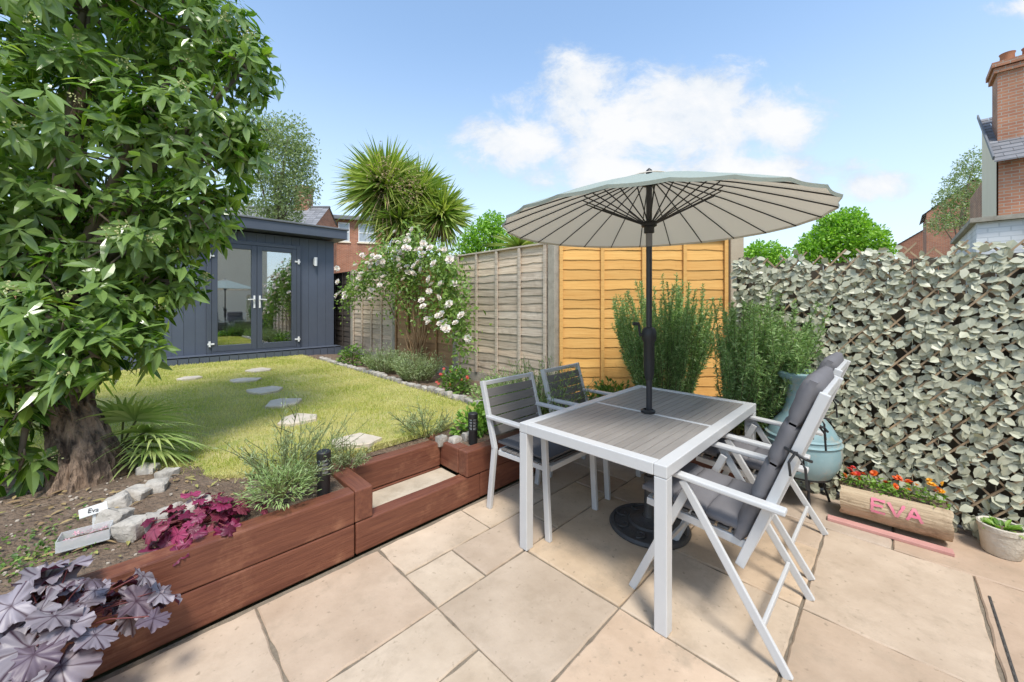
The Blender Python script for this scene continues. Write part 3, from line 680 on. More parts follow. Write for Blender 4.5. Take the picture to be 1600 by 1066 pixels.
def pad(label, loc, rot):
    b = MB(); nx = ny = 10; vs = []; fs = []
    for sgn in (1, -1):
        for i in range(nx + 1):
            for j in range(ny + 1):
                x, y = i / nx * 2 - 1, j / ny * 2 - 1; e = (1 - abs(x) ** 5) * (1 - abs(y) ** 5)
                vs.append((x * .225, y * .225, .474 + sgn * (.006 + .022 * e ** .5) - (.006 if sgn > 0 and abs(x) < .15 and abs(y) < .15 else 0)))
    N = (nx + 1) * (ny + 1)
    for i in range(nx):
        for j in range(ny):
            a = i * (ny+1) + j; fs.append((a, a + ny + 1, a + ny + 2, a + 1)); fs.append((N + a, N + a + 1, N + a + ny + 2, N + a + ny + 1))
    ring = [i*(ny+1) for i in range(nx)] + [nx*(ny+1)+j for j in range(ny)] + [i*(ny+1)+ny for i in range(nx, 0, -1)] + [j for j in range(ny, 0, -1)]
    for q in range(len(ring)): a, c = ring[q], ring[(q+1) % len(ring)]; fs.append((c, a, N + a, N + c))
    b.add(vs, fs); o = b.build('seat_pad', M['cushion_dark'], smooth=60); o.location = loc; o.rotation_euler.z = rot
    return tag(o, label, 'cushion', 'seat pads on the slatted armchairs')
PI = math.pi
armchair('slatted grey armchair nearest the timber step, left of table', (2.06, 1.76, 0), PI); pad('dark grey seat pad on slatted armchair nearest the step', (2.06, 1.75, 0), PI)
armchair('second slatted grey armchair, farther along the planter wall', (2.75, 1.78, 0), PI + .03); pad('dark grey seat pad on the farther slatted armchair', (2.75, 1.77, 0), PI + .03)

# ------------------------------------------------------------------ reclining chairs
RY, RZ = .285, .775
def recliner(label, loc, rot):
    t = thing('reclining_chair', label, 'chair', loc, rot, 'high backed folding chairs by the ivy screen'); w = .255
    for s in (-1, 1):
        b = MB(); b.bar((s*(w+.022), .07, .635), (s*(w+.022), -.33, .0), .018, .036, (0, 1, .5)); b.build('leg', M['white_metal'], t, bevel=.004)
        b = MB(); b.bar((s*(w-.0), .05, .605), (s*(w-.0), .33, .0), .018, .036, (0, 1, -.5)); b.build('leg', M['white_metal'], t, bevel=.004)
        b = MB(); b.bar((s*(w+.01), -.32, .63), (s*(w+.01), .17, .655), .05, .022); b.build('armrest', M['white_metal'], t, bevel=.006)
    b = MB()
    for s in (-1, 1):
        b.bar((s*(w-.022), -.15, .33), (s*(w-.022), -.15-RY, .33+RZ), .02, .036, (0, 1, .3)); b.bar((s*(w-.045), -.19, .415), (s*(w-.045), .27, .45), .02, .035)
    b.bar((-w+.033, -.145-RY, .315+RZ), (w-.033, -.145-RY, .315+RZ), .02, .034); b.bar((-w+.056, .262, .45), (w-.056, .262, .45), .022, .034)
    b.bar((-w+.0, .26, .15), (w-.0, .26, .15), .016, .026); b.bar((-w-.01, -.24, .14), (w+.01, -.24, .14), .016, .026); b.bar((-w+.033, -.165, .36), (w-.033, -.165, .36), .02, .03)
    b.build('frame', M['white_metal'], t, bevel=.004)
    b = MB(); n = 10
    for k in range(n):
        f = .14 + .82 * (k + .5) / n; y, z = -.15 - RY * f, .33 + RZ * f
        b.box((0, y - .0, z), (2*w - .07, .012, .052), Euler((R(20), 0, 0)))
    b.build('backrest', M['slat_dark'], t, bevel=.002)
    b = MB()
    for k in range(7): b.box((0, -.16 + .40 * (k + .5) / 7, .428 + .03 * (k + .5) / 7 + .012), (2*w - .11, .046, .013))
    b.build('seat', M['slat_dark'], t, bevel=.002)
    return t
def puff(b, c, d, rot, seed=0):
    nx, ny = 12, 8; vs = []; fs = []; c = Vector(c); m = rot.to_matrix()
    for sgn in (1, -1):
        for i in range(nx + 1):
            for j in range(ny + 1):
                x, y = i / nx * 2 - 1, j / ny * 2 - 1; e = ((1 - abs(x) ** 6) * (1 - abs(y) ** 6)) ** .5
                z = sgn * d[2] / 2 * (.35 + .65 * e) + .006 * noise.noise(Vector((x * 3 + seed, y * 3, sgn)))
                vs.append(c + m @ Vector((x * d[0] / 2, y * d[1] / 2, z)))
    N = (nx + 1) * (ny + 1)
    for i in range(nx):
        for j in range(ny):
            a = i * (ny+1) + j; fs.append((a, a + ny + 1, a + ny + 2, a + 1)); fs.append((N + a, N + a + 1, N + a + ny + 2, N + a + ny + 1))
    ring = [i*(ny+1) for i in range(nx)] + [nx*(ny+1)+j for j in range(ny)] + [i*(ny+1)+ny for i in range(nx, 0, -1)] + [j for j in range(ny, 0, -1)]
    for q in range(len(ring)): a, c2 = ring[q], ring[(q+1) % len(ring)]; fs.append((c2, a, N + a, N + c2))
    b.add(vs, fs)
def long_cushion(label, loc, rot):
    t = thing('chair_cushion', label, 'cushion', loc, rot, 'padded cushions on the reclining chairs')
    b = MB(); a = R(4.4)
    for k in range(3): puff(b, (0, -.10 + .145 * k + .02, .49 + .0105 * k), (.46, .155, .062), Euler((a, 0, 0)), k)
    b.build('seat_pad', M['cushion'], t, smooth=70)
    b = MB(); a = R(90 + 20)
    for k in range(4):
        f = .24 + .225 * k; puff(b, (0, -.15 - RY * f + .044, .33 + RZ * f + .016), (.47, .195, .075), Euler((a, 0, 0)), k + 5)
    b.build('back_pad', M['cushion'], t, smooth=70)
    for s in (-1, 1):
        b = MB(); y, z = -.15 - RY * .70, .33 + RZ * .70
        b.tube([(s*.235, y + .04, z), (s*.258, y + .01, z - .005), (s*.262, y - .03, z - .02), (s*.24, y - .045, z - .03)], .006, 6)
        b.tube([(s*.26, y - .0, z), (s*.275, y - .03, z - .05), (s*.272, y - .035, z - .13)], .005, 5); b.tube([(s*.26, y, z), (s*.28, y + .02, z - .04), (s*.282, y + .015, z - .09)], .005, 5)
        b.build('tie', M['blackp'], t)
    return t
recliner('high backed reclining chair nearest the camera with grey cushion', (2.07, .62, 0), 0); long_cushion('grey padded cushion tied to the nearest reclining chair', (2.07, .62, 0), 0)
recliner('farther reclining chair, next to the turquoise chiminea', (2.80, .64, 0), 0); long_cushion('grey padded cushion on the farther reclining chair', (2.80, .64, 0), 0)

# ------------------------------------------------------------------ parasol and stand
ux, uy = 2.385, 1.13
t = thing('parasol', 'round sage green parasol with cream underside and many black ribs over table', 'parasol', (ux, uy, .05))
zz = -.05
NR = 24; RR = .955
def cz(r):
    f = r / RR; return 2.275 - .325 * (.80 * f + .20 * f * f) + zz
b = MB(); sub = 6; nr = 12; N = NR * sub; vs = []; fs = []
for i in range(nr + 1):
    f = i / nr
    for k in range(N):
        th_ = 2 * PI * k / N; ph = (k % sub) / sub; sag = math.sin(PI * ph)
        r = RR * f * (1 - .020 * sag * f); r = max(r, .03)
        vs.append((r * math.cos(th_), r * math.sin(th_), cz(r) - .014 * sag * f ** .7 * (1 - .25 * f) + .006))
for i in range(nr):
    for k in range(N): fs.append((i*N+k, (i+1)*N+k, (i+1)*N+(k+1) % N, i*N+(k+1) % N))
base = len(vs)
for k in range(N):
    x, y, z = vs[nr*N+k]; vs.append((x * .996, y * .996, z - .016))
for k in range(N): fs.append((nr*N+k, base+k, base+(k+1) % N, nr*N+(k+1) % N))
b.add(vs, fs); cp = b.build('canopy', M['canopy'], t, smooth=35)
b = MB(); b.lathe([(.03, 2.285+zz), (.12, 2.262+zz), (.135, 2.252+zz)], n=24, cap=False); b.build('vent_cap', M['canopy'], cp, smooth=True)
zr = 1.955 + zz
for k in range(NR):
    a = 2 * PI * k / NR; ca, sa = math.cos(a), math.sin(a)
    rb = MB(); rb.tube([(r * ca, r * sa, cz(r) - .006) for r in (.035, .25, .5, .75, RR - .005)], .0042, 5); ribo = rb.build('rib', M['blackp'], t)
    st = MB(); r = .42; st.tube([(.035 * ca, .035 * sa, zr), (r * ca, r * sa, cz(r) - .012)], .0042, 5); st.build('strut', M['blackp'], ribo)
b = MB(); b.lathe([(.02, 2.20), (.042, 2.205), (.045, 2.235), (.02, 2.25)], (0, 0, zz), 24); b.build('hub', M['blackp'], t, smooth=40)
b = MB(); b.lathe([(.022, -.06), (.032, -.055), (.032, -.02), (.048, -.012), (.048, .014), (.03, .02)], (0, 0, zr), 24); b.build('runner', M['blackp'], t, smooth=40)
b = MB(); b.lathe([(.01, 2.27), (.022, 2.285), (.018, 2.305), (.004, 2.318)], (0, 0, zz), 16); b.build('finial', M['blackp'], t, smooth=40)
b = MB(); b.tube([(0, 0, .0), (0, 0, 1.25)], .0185, 20); b.tube([(0, 0, 1.25), (0, 0, 2.27+zz)], .0185, 20); b.build('pole', M['pole'], t, smooth=50)
b = MB(); b.tube([(0, 0, 1.76), (0, 0, zr - .055)], .0205, 20); b.build('pole_collar', M['steel'], t, smooth=50)
b = MB(); b.lathe([(.022, .90), (.030, .93), (.034, 1.0), (.034, 1.14), (.045, 1.16), (.046, 1.21), (.034, 1.235), (.022, 1.24)], n=24)
ck = b.build('crank_housing', M['blackp'], t, smooth=40)
hd = Vector((-.707, .707, 0)); hp = Vector((0, 0, 1.19))
b = MB(); b.tube([hp + hd * .03, hp + hd * .062], .012, 10); b.tube([hp + hd * .06, hp + hd * .066 + Vector((0, 0, .07))], .008, 8); b.tube([hp + hd * .064 + Vector((0, 0, .07)), hp + hd * .105 + Vector((0, 0, .072))], .011, 10); b.build('crank_handle', M['blackp'], ck, smooth=40)
t = thing('parasol_stand', 'round black cast iron parasol stand with scroll relief under the table', 'parasol stand', (ux, uy, 0))
b = MB(); b.lathe([(.245, 0), (.25, .012), (.24, .028), (.222, .03), (.215, .022), (.13, .034), (.12, .046), (.06, .056), (.045, .07)], n=56); b.build('plate', M['iron'], t, smooth=35)
for k in range(8):
    a = k * PI / 4; b = MB(); e1 = Vector((math.cos(a), math.sin(a), 0)); e2 = Vector((-e1.y, e1.x, 0)); pts = []
    for q in range(17):
        f = q / 16; th_ = f * 4.6; rr = .045 * (1 - .72 * f)
        pts.append(e1 * (.17 + rr * math.cos(th_)) + e2 * (rr * math.sin(th_) + .02) + Vector((0, 0, .032)))
    b.tube(pts, .006, 6); b.build('scroll', M['iron'], t, smooth=True)
b = MB(); b.lathe([(.045, .06), (.032, .08), (.028, .30), (.032, .31), (.032, .33), (.020, .335)], n=24); cb = b.build('tube', M['iron'], t, smooth=40)
b = MB(); b.tube([(.028, 0, .25), (.06, 0, .25)], .006, 8); b.tube([(.06, -.02, .25), (.06, .02, .25)], .008, 8); b.build('screw', M['blackp'], cb)

# ------------------------------------------------------------------ garden lights
def solar(label, loc):
    t = thing('bollard_light', label, 'garden light', loc, 0, 'black garden lights in the planters')
    b = MB(); b.lathe([(.034, -.04), (.034, .10), (.036, .105), (.036, .115), (.03, .118)], n=24); b.build('base', M['blackp'], t, smooth=40)
    b = MB(); b.lathe([(.027, .115), (.027, .20)], n=20); b.build('lens', M['paper_d'], t, smooth=40)
    b = MB()
    for z in (.136, .158, .180): b.lathe([(.028, z), (.036, z + .001), (.036, z + .004), (.028, z + .006)], n=24)
    for k in range(4): a = PI / 4 + k * PI / 2; b.box((.033 * math.cos(a), .033 * math.sin(a), .158), (.007, .007, .09))
    b.build('louvre', M['blackp'], t, smooth=40)
    b = MB(); b.lathe([(.036, .20), (.038, .206), (.038, .236), (.032, .242)], n=24); b.build('cap', M['blackp'], t, smooth=40)
solar('black garden light in the left planter beside the lavender', (.79, 2.31, .36)); solar('black garden light in the right planter behind the step', (1.90, 2.33, .35))

# ------------------------------------------------------------------ log planter, pot, chiminea
t = thing('log_planter', 'hollowed log planter with pink painted letters by the ivy screen', 'planter', (3.47, .02, .022), R(-90) + .06)
Rl, Ll = .115, .5
b = MB(); n = 32; nl = 24; vs = []; fs = []
a0, a1 = R(38), R(322)
for i in range(nl + 1):
    x = -Ll/2 + Ll * i / nl
    for k in range(n + 1):
        a = PI/2 + a0 + (a1 - a0) * k / n
        rr = Rl * (1 + .05 * noise.noise(Vector((x * 5, math.cos(a) * 1.5, math.sin(a) * 1.5))) + .02 * noise.noise(Vector((x * 22, math.cos(a) * 6, math.sin(a) * 6))))
        vs.append((x + (.012 * noise.noise(Vector((k * .4, i, 3))) if i in (0, nl) else 0), rr * math.cos(a), Rl + rr * math.sin(a)))
for i in range(nl):
    for k in range(n): q = i*(n+1)+k; fs.append((q, q+1, q+n+2, q+n+1))
b.add(vs, fs); b.build('log_body', M['log'], t, smooth=True)
b = MB()
for x, s in ((-Ll/2 + .006, -1), (Ll/2 - .006, 1)):
    vs = [(x, 0, Rl)] + [(x, Rl * .985 * math.cos(PI/2 + a0 + (a1-a0)*k/n), Rl + Rl * .985 * math.sin(PI/2 + a0 + (a1-a0)*k/n)) for k in range(n + 1)]
    b.add(vs, [((0, k+1, k+2) if s < 0 else (0, k+2, k+1)) for k in range(n)] + [(0, n + 1, 1)])
b.build('end_grain', M['log_end'], t)
b = MB(); b.box((0, 0, Rl * 1.62), (Ll - .02, .14, .02)); b.build('potting_soil', M['soil'], t)
def onlog(x, h):
    a = PI + (-h) / Rl - .22; rr = Rl * 1.06
    return (x, rr * math.cos(a), Rl + rr * math.sin(a))
def stroke(b, p, q, w):
    p, q = Vector(p), Vector(q); d = (q - p).normalized(); nn = Vector((-d.y, d.x)); n = 10; vs = []
    for i in range(n + 1):
        c = p + (q - p) * i / n + nn * .0022 * noise.noise(Vector((p.x * 90, i * .5, q.y * 60))); wv = w * (1 + .45 * noise.noise(Vector((c.x * 70, c.y * 70, 1))))
        vs += [onlog(*(c + nn * wv / 2)), onlog(*(c - nn * wv / 2))]
    b.add(vs, [(2*i, 2*i+1, 2*i+3, 2*i+2) for i in range(n)])
hh = .036; lw = .014
for nm, strokes in (('E', [((-.095, -hh), (-.093, hh)), ((-.10, hh), (-.035, hh - .004)), ((-.10, 0), (-.045, .003)), ((-.10, -hh), (-.035, -hh))]),
                    ('V', [((-.02, hh), (.015, -hh)), ((.015, -hh), (.05, hh))]), ('A', [((.06, -hh), (.092, hh)), ((.092, hh), (.125, -hh)), ((.072, -.010), (.113, -.010))])):
    b = MB()
    for p, q in strokes: stroke(b, p, q, lw)
    b.build('painted_letter', M['pink'], t)
b = MB(); b.box((0, 0, .0), (.56, .06, .02)); o = b.build('wooden_board', M['pinkboard'], bevel=.003); o.location = (3.33, .045, .011); o.rotation_euler.z = R(-90) + .06
tag(o, 'faded pink painted board lying in front of the log planter', 'board')
def flower(b, p, nrm, r, petals=14, layers=2):
    nrm = nrm.normalized(); x = nrm.orthogonal().normalized(); y = nrm.cross(x)
    for l in range(layers):
        for k in range(petals):
            a = 2 * PI * (k + .5 * l) / petals; d = (x * math.cos(a) + y * math.sin(a)) + nrm * (.15 + .5 * l)
            b.leaf(p + nrm * .003 * l, d, nrm, r * (1 - .3 * l), r * .42, fold=.1, droop=0, wide=.6)
tp = thing('marigold_plants', 'orange, yellow and red marigolds growing in the log planter', 'flowers', (3.47, .02, .20))
b = MB()
for k in range(420):
    y = rnd.uniform(-.24, .24); p = Vector((rnd.uniform(-.06, .06), y, rnd.uniform(-.01, .08)))
    b.leaf(p, Vector((rnd.gauss(0, .6), rnd.gauss(0, .6), rnd.uniform(0, .8))), rdir() + Vector((0, 0, 1)), rnd.uniform(.02, .045), rnd.uniform(.008, .016))
b.build('foliage', M['l_fresh'], tp)
fm = {}
for nm in ('p_orange', 'p_yellow', 'p_red'):
    b = MB(); flower(b, Vector((0, 0, 0)), Vector((0, 0, 1)), .022); fm[nm] = b
first = {}
for k in range(26):
    y = rnd.uniform(-.23, .24); nm = 'p_red' if y > .12 and rnd.random() < .6 else ('p_yellow' if y < -.02 and rnd.random() < .75 else 'p_orange')
    if y < -.1 and rnd.random() < .4: continue
    if nm not in first: o = fm[nm].build('blossom', M[nm], tp); first[nm] = o
    else: o = first[nm].copy(); col.objects.link(o)
    o.location = (rnd.uniform(-.07, .05), y, rnd.uniform(.06, .15)); o.rotation_euler = (rnd.gauss(0, .4), rnd.gauss(-.6, .3), rnd.random() * 6); s = rnd.uniform(.75, 1.2); o.scale = (s, s, s)
t = thing('plant_pot', 'small whitewashed stone pot at the far right of the patio', 'pot', (3.56, -.43, 0)); t.scale = (.9, .9, .9)
b = MB(); b.lathe([(.075, 0), (.085, .01), (.098, .15), (.104, .155), (.106, .185), (.098, .19), (.088, .185), (.085, .15)], n=36, cap=True); b.build('pot_body', M['whitewash'], t, smooth=40)
b = MB(); b.lathe([(.001, .165), (.087, .165)], n=24, cap=False); b.build('potting_soil', M['soil'], t)
b = MB()
for k in range(40):
    a = rnd.uniform(0, 6.28); d = Vector((math.cos(a) * .7, math.sin(a) * .7, rnd.uniform(.2, 1.1))); b.leaf(Vector((math.cos(a) * .03, math.sin(a) * .03, .145)), d, Vector((0, 0, 1)), rnd.uniform(.05, .10), .022, droop=.3)
o = b.build('potted_plant', M['l_fresh']); o.location = (3.56, -.43, 0); tag(o, 'low green plant growing in the small whitewashed pot', 'plant')
t = thing('chiminea', 'turquoise glazed clay chiminea on iron stand behind the reclining chairs', 'chiminea', (3.43, .48, 0), R(172))
prof = [(.10, .20), (.17, .24), (.215, .32), (.228, .40), (.215, .50), (.17, .585), (.12, .65), (.10, .72), (.10, .86), (.12, .90), (.145, .915), (.15, .945), (.13, .955), (.09, .94), (.08, .86)]
b = MB(); b.lathe(prof, n=44)
for z, r in ((.47, .226), (.505, .217)): b.lathe([(r - .006, z - .008), (r + .006, z), (r - .008, z + .010)], n=44, cap=False)
cb = b.build('body', M['teal'], t, smooth=50)
mm = Matrix.Rotation(R(90), 3, 'Y'); cc = Vector((.165, 0, .37))
b = MB(); b.lathe([(.088, .0), (.100, .03), (.095, .055), (.08, .055), (.078, .02)], cc, 32, mm, cap=False); b.build('mouth_rim', M['teal'], cb, smooth=50)
b = MB(); b.lathe([(.001, .050), (.085, .050)], cc, 32, mm, cap=False); b.build('mouth', M['mouth_shade'], cb)  # flat dark disc; the shade of the hollow is put into its colour
b = MB(); b.lathe([(.165, .23), (.172, .23), (.172, .242), (.165, .242)], n=32, cap=False)
for k in range(3):
    a = 2 * PI * k / 3 + .5; b.tube([(.168*math.cos(a), .168*math.sin(a), .236), (.175*math.cos(a), .175*math.sin(a), .12), (.22*math.cos(a), .22*math.sin(a), .006)], .008, 8)
b.build('stand', M['black'], t, smooth=40)

# ------------------------------------------------------------------ plants
def blob_pt(blobs, shell=.45):
    tot = sum(r[1] ** 2.2 for r in blobs); q = rnd.random() * tot
    for c, r in blobs:
        q -= r ** 2.2
        if q <= 0: break
    d = rdir(); rr = r * (shell + (1 - shell) * rnd.random() ** .7) * (1 + .28 * noise.noise(d * 2.2 + c))
    return c + d * rr, d
def tree(name, label, cat, base, blobs, n, L, wd, mt, trunk='bark', tr=.12, group=None):
    base = Vector(base); t = thing(name, label, cat, base, 0, group)
    bl = [(Vector(c) - base, r) for c, r in blobs]
    top = max(bl, key=lambda q: q[0].z)[0]; ctr = sum((q[0] for q in bl), Vector()) / len(bl)
    b = MB(); b.tube([(0, 0, -.1), ctr * .35 + Vector((.03, 0, 0)), ctr * .8, top], [tr, tr * .75, tr * .5, tr * .15], 9)
    for c, r in bl: b.tube([ctr * .45, (ctr * .45 + c) / 2 + Vector((0, 0, .05)), c], [tr * .5, tr * .3, tr * .08], 6)
    b.build('trunk', M[trunk], t, smooth=True)
    b = MB()
    for k in range(n):
        p, d = blob_pt(bl, .35)
        b.dia(p, (rdir() + d * .5 - Vector((0, 0, .25))), rdir() + Vector((0, 0, .8)), L * rnd.uniform(.7, 1.2), wd * rnd.uniform(.7, 1.2))
    b.build('crown', M[mt], t); return t

# the big broad leaved evergreen on the left
tb = A(140, 750, 2.30); t = thing('evergreen_tree', 'big broad leaved evergreen tree on the left with gnarled trunk', 'tree', tb)
b = MB(); pts = [A(146, 775, 2.28), A(140, 715, 2.29), A(120, 655, 2.31), A(92, 590, 2.36), A(72, 520, 2.4), A(85, 420, 2.45), A(110, 250, 2.55), A(150, 60, 2.6)]
n = 72; rad = [.180, .140, .108, .108, .09, .075, .05, .02]; vs = []; fs = []
sp = []; sr = []
for i in range(len(pts) - 1):
    kk = 18 if i < 4 else 6
    for k in range(kk): f = k / kk; sp.append(pts[i].lerp(pts[i+1], f)); sr.append(rad[i] * (1 - f) + rad[i+1] * f)
for i, p in enumerate(sp):
    for k in range(n):
        a = 2 * PI * k / n; dv = Vector((math.cos(a), math.sin(a), 0)); tw_ = a + p.z * .6
        dt = Vector((math.cos(tw_), math.sin(tw_), 0))
        ridge = 1 - abs(noise.noise(dt * 4.2 + Vector((0, 0, p.z * 2.6)))) * 3.2
        rr = sr[i] * (.95 + .30 * noise.noise(dv * 2.0 + Vector((0, 0, p.z * 2.0))) + .20 * max(-.6, ridge) + .10 * noise.noise(dv * 12 + Vector((0, 0, p.z * 18))))
        vs.append(p - tb + dv * rr)
for i in range(len(sp) - 1):
    for k in range(n): fs.append((i*n+k, i*n+(k+1) % n, (i+1)*n+(k+1) % n, (i+1)*n+k))
b.add(vs, fs); b.build('trunk', M['bark'], t, smooth=40)
blobs = [(A(140, 20, 2.7), .72), (A(310, 50, 2.8), .42), (A(385, 105, 2.75), .22), (A(90, 230, 2.5), .66), (A(285, 215, 2.65), .46), (A(370, 210, 2.75), .22), (A(40, 400, 2.45), .55), (A(210, 385, 2.55), .38), (A(300, 330, 2.6), .26),
         (A(130, 480, 2.35), .36), (A(215, 480, 2.45), .24), (A(270, 440, 2.55), .17), (A(75, 540, 2.10), .25), (A(145, 555, 2.10), .17), (A(-10, 560, 2.2), .30), (A(225, 535, 2.35), .15), (A(45, 605, 2.05), .18), (A(110, 595, 2.05), .10), (A(5, 670, 2.15), .20), (A(28, 735, 2.10), .15), (A(150, -170, 2.8), .8), (A(-120, 200, 2.6), .7), (A(-150, 480, 2.5), .55)]
blobs = [(c - tb, r) for c, r in blobs]
b = MB()
for c, r in blobs: b.tube([pts[4] - tb, (pts[5] - tb + c) / 2, c], [.045, .025, .01], 7)
for c, r in blobs:
    for _ in range(int(8 * r / .4)):
        d = rdir(); b.tube([c, c + d * r * .5 + rv(.04), c + d * r * .95], [.010, .007, .003], 5)
b.build('limb', M['bark_pale'], t, smooth=True)
b = MB(); bud = MB(); wt = [r ** 2.0 for c, r in blobs]
for k in range(2650):
    c, r = rnd.choices(blobs, wt)[0]; d = rdir(); sh = rnd.random() ** .5
    rr = r * (.30 + .76 * sh) * (1 + .36 * noise.noise(d * 2 + c))
    p = c + d * rr; ax = (d * .8 + Vector((0, 0, .12)) + rv(.45)).normalized(); e1 = ax.orthogonal().normalized(); e2 = ax.cross(e1)
    m = rnd.randint(6, 9); a0 = rnd.random() * 6
    for q in range(m):
        a = a0 + q * 2.4; rad_ = e1 * math.cos(a) + e2 * math.sin(a)
        ld = ax * rnd.uniform(.0, .7) + rad_ * .9 - Vector((0, 0, .25))
        L = rnd.uniform(.070, .150); b.leaf(p - ax * (.012 * q), ld, ax + Vector((0, 0, .6)), L, L * rnd.uniform(.31, .41), fold=.12, droop=rnd.uniform(.05, .4), wide=.44)
    if sh > .75 and rnd.random() < .16:
        for q in range(22): bud.dia(p + ax * .05 + rv(.028), rdir(), rdir(), .013, .011)
b.build('crown', M['l_tree'], t, attr=True); bud.build('flower_buds', M['l_bud'], t)
# dwarf palm beside the trunk
pb = A(190, 700, 2.52); t = thing('dwarf_palm', 'small palm with narrow arching fronds beside the tree trunk', 'palm', pb)
b = MB(); st = MB()
for dx, dzv, L in ((.75, .55, .46), (.95, .30, .50), (.9, .05, .44), (.45, .85, .48), (.75, -.10, .38), (.25, .95, .46), (1.0, .16, .38), (.85, .42, .42), (.6, .25, .36)):
    d = (Vector((S2, -S2, 0)) * dx + Vector((-.15, -.15, 0)) * rnd.random() + Vector((0, 0, dzv))).normalized(); hub = d * L * .48 - Vector((0, 0, .02))
    st.tube([(0, 0, .02), d * L * .25, hub], .006, 5)
    side = d.cross(Vector((0, 0, 1))).normalized(); up = side.cross(d)
    for k in range(17):
        a = R(-80 + 160 * k / 16); ld = d * math.cos(a) + side * math.sin(a) * .8 + up * math.sin(a) * .35
        b.blade(hub, ld, L * rnd.uniform(.65, .88), .023, droop=.42, seg=5, nrm=up)
b.build('frond', M['l_palm'], t); st.build('stem', M['stem'], t)

def bush(name, label, cat, base, rx, ry, h, n, L, wd, mt, nst=14, up=.4, group=None):
    base = Vector(base); t = thing(name, label, cat, base, 0, group); b = MB(); st = MB()
    for k in range(nst):
        a = rnd.random() * 6.283; q = rnd.random() ** .5; st.tube([(0, 0, -.02), (rx * q * .4 * math.cos(a), ry * q * .4 * math.sin(a), h * .45), (rx * q * .9 * math.cos(a), ry * q * .9 * math.sin(a), h * (.95 - .4 * q))], [.006, .004, .002], 5)
    for k in range(n):
        d = rdir(); d.z = abs(d.z); rr = .35 + .65 * rnd.random() ** .6; rr *= 1 + .35 * noise.noise(d * 2.5 + base)
        p = Vector((d.x * rx * rr, d.y * ry * rr, d.z * h * rr))
        b.leaf(p, d + rv(.7) + Vector((0, 0, up * .5)), Vector((0, 0, 1)) + d * .6 + rv(.3), L * rnd.uniform(.7, 1.25), wd * rnd.uniform(.7, 1.2), droop=.2)
    b.build('foliage', M[mt], t); st.build('stem', M['stem'], t); return t
def spiky(name, label, cat, base, n, h, spread, mt, needles=16, nl=.03, nw=.004, lean=(0, 0), cone=.6, sr=.0025, stem='stem', hv=.35, bendy=.12, side=0):
    base = Vector(base); t = thing(name, label, cat, base, 0); b = MB(); st = MB()
    def sprig(x0, d, L, nn_, q):
        bend = rv(bendy) * L; P = [x0, x0 + d * L * .5 + bend * .4, x0 + d * L + bend - Vector((0, 0, .06 * L * q))]
        st.tube(P, [sr, sr * .8, sr * .4], 4, False)
        for m in range(nn_):
            f = .12 + .88 * (m + rnd.random()) / nn_
            p = P[0].lerp(P[1], f * 2) if f < .5 else P[1].lerp(P[2], f * 2 - 1)
            b.dia(p, d * rnd.uniform(.5, 1.1) + rdir() * .8, rdir(), nl * rnd.uniform(.6, 1.15), nw)
        return P
    for k in range(n):
        a = rnd.random() * 6.283; q = rnd.random() ** .5; x0 = Vector((spread * q * math.cos(a), spread * q * math.sin(a), 0))
        d = Vector((math.cos(a) * q * cone + lean[0], math.sin(a) * q * cone + lean[1], 1)).normalized(); L = h * rnd.uniform(1 - hv, 1.0) * (1 - .2 * q)
        P = sprig(x0, d, L, needles, q)
        for m in range(side): sprig(P[1].lerp(P[2], rnd.uniform(-.3, .5)), (d + rv(.8)).normalized(), L * rnd.uniform(.2, .38), max(5, needles // 3), q)
    b.build('foliage', M[mt], t); st.build('stem', M[stem], t)
    return t
spiky('lavender', 'tall grey green lavender beside the black light in left planter', 'lavender', (.68, 2.54, .36), 75, .54, .10, 'l_lav', 20, .036, .0048, (0.05, .05), 1.15, hv=.6, bendy=.26, side=3)
spiky('lavender', 'small tuft of lavender overhanging the left edge of the step', 'lavender', (1.03, 2.55, .37), 30, .20, .05, 'l_lav', 14, .032, .0045, (.25, -.1), 1.2, bendy=.25, side=1)
spiky('lavender', 'loose lavender behind the right corner of the step', 'lavender', (1.72, 2.72, .37), 50, .34, .10, 'l_lav', 14, .034, .005, (-.1, 0), 1.1, hv=.5, bendy=.25, side=2)
bush('carnation_plant', 'low bright green mound spilling beside the magenta heuchera', 'plant', A(440, 775, 2.05), .18, .15, .17, 1100, .035, .006, 'l_mint', 20)
bush('leafy_plant', 'tufts of fresh green leaves behind the slatted armchairs', 'plant', (2.50, 2.50, .36), .45, .18, .28, 900, .06, .035, 'l_fresh', 20)
bush('leafy_plant', 'fresh green plant in the planter left of the near armchair', 'plant', (2.08, 2.52, .36), .20, .16, .22, 320, .055, .032, 'l_fresh', 10)
bush('leafy_plant', 'leafy clump at the planter corner behind the table', 'plant', (3.48, 2.05, .37), .18, .26, .28, 460, .06, .03, 'l_mid', 16)
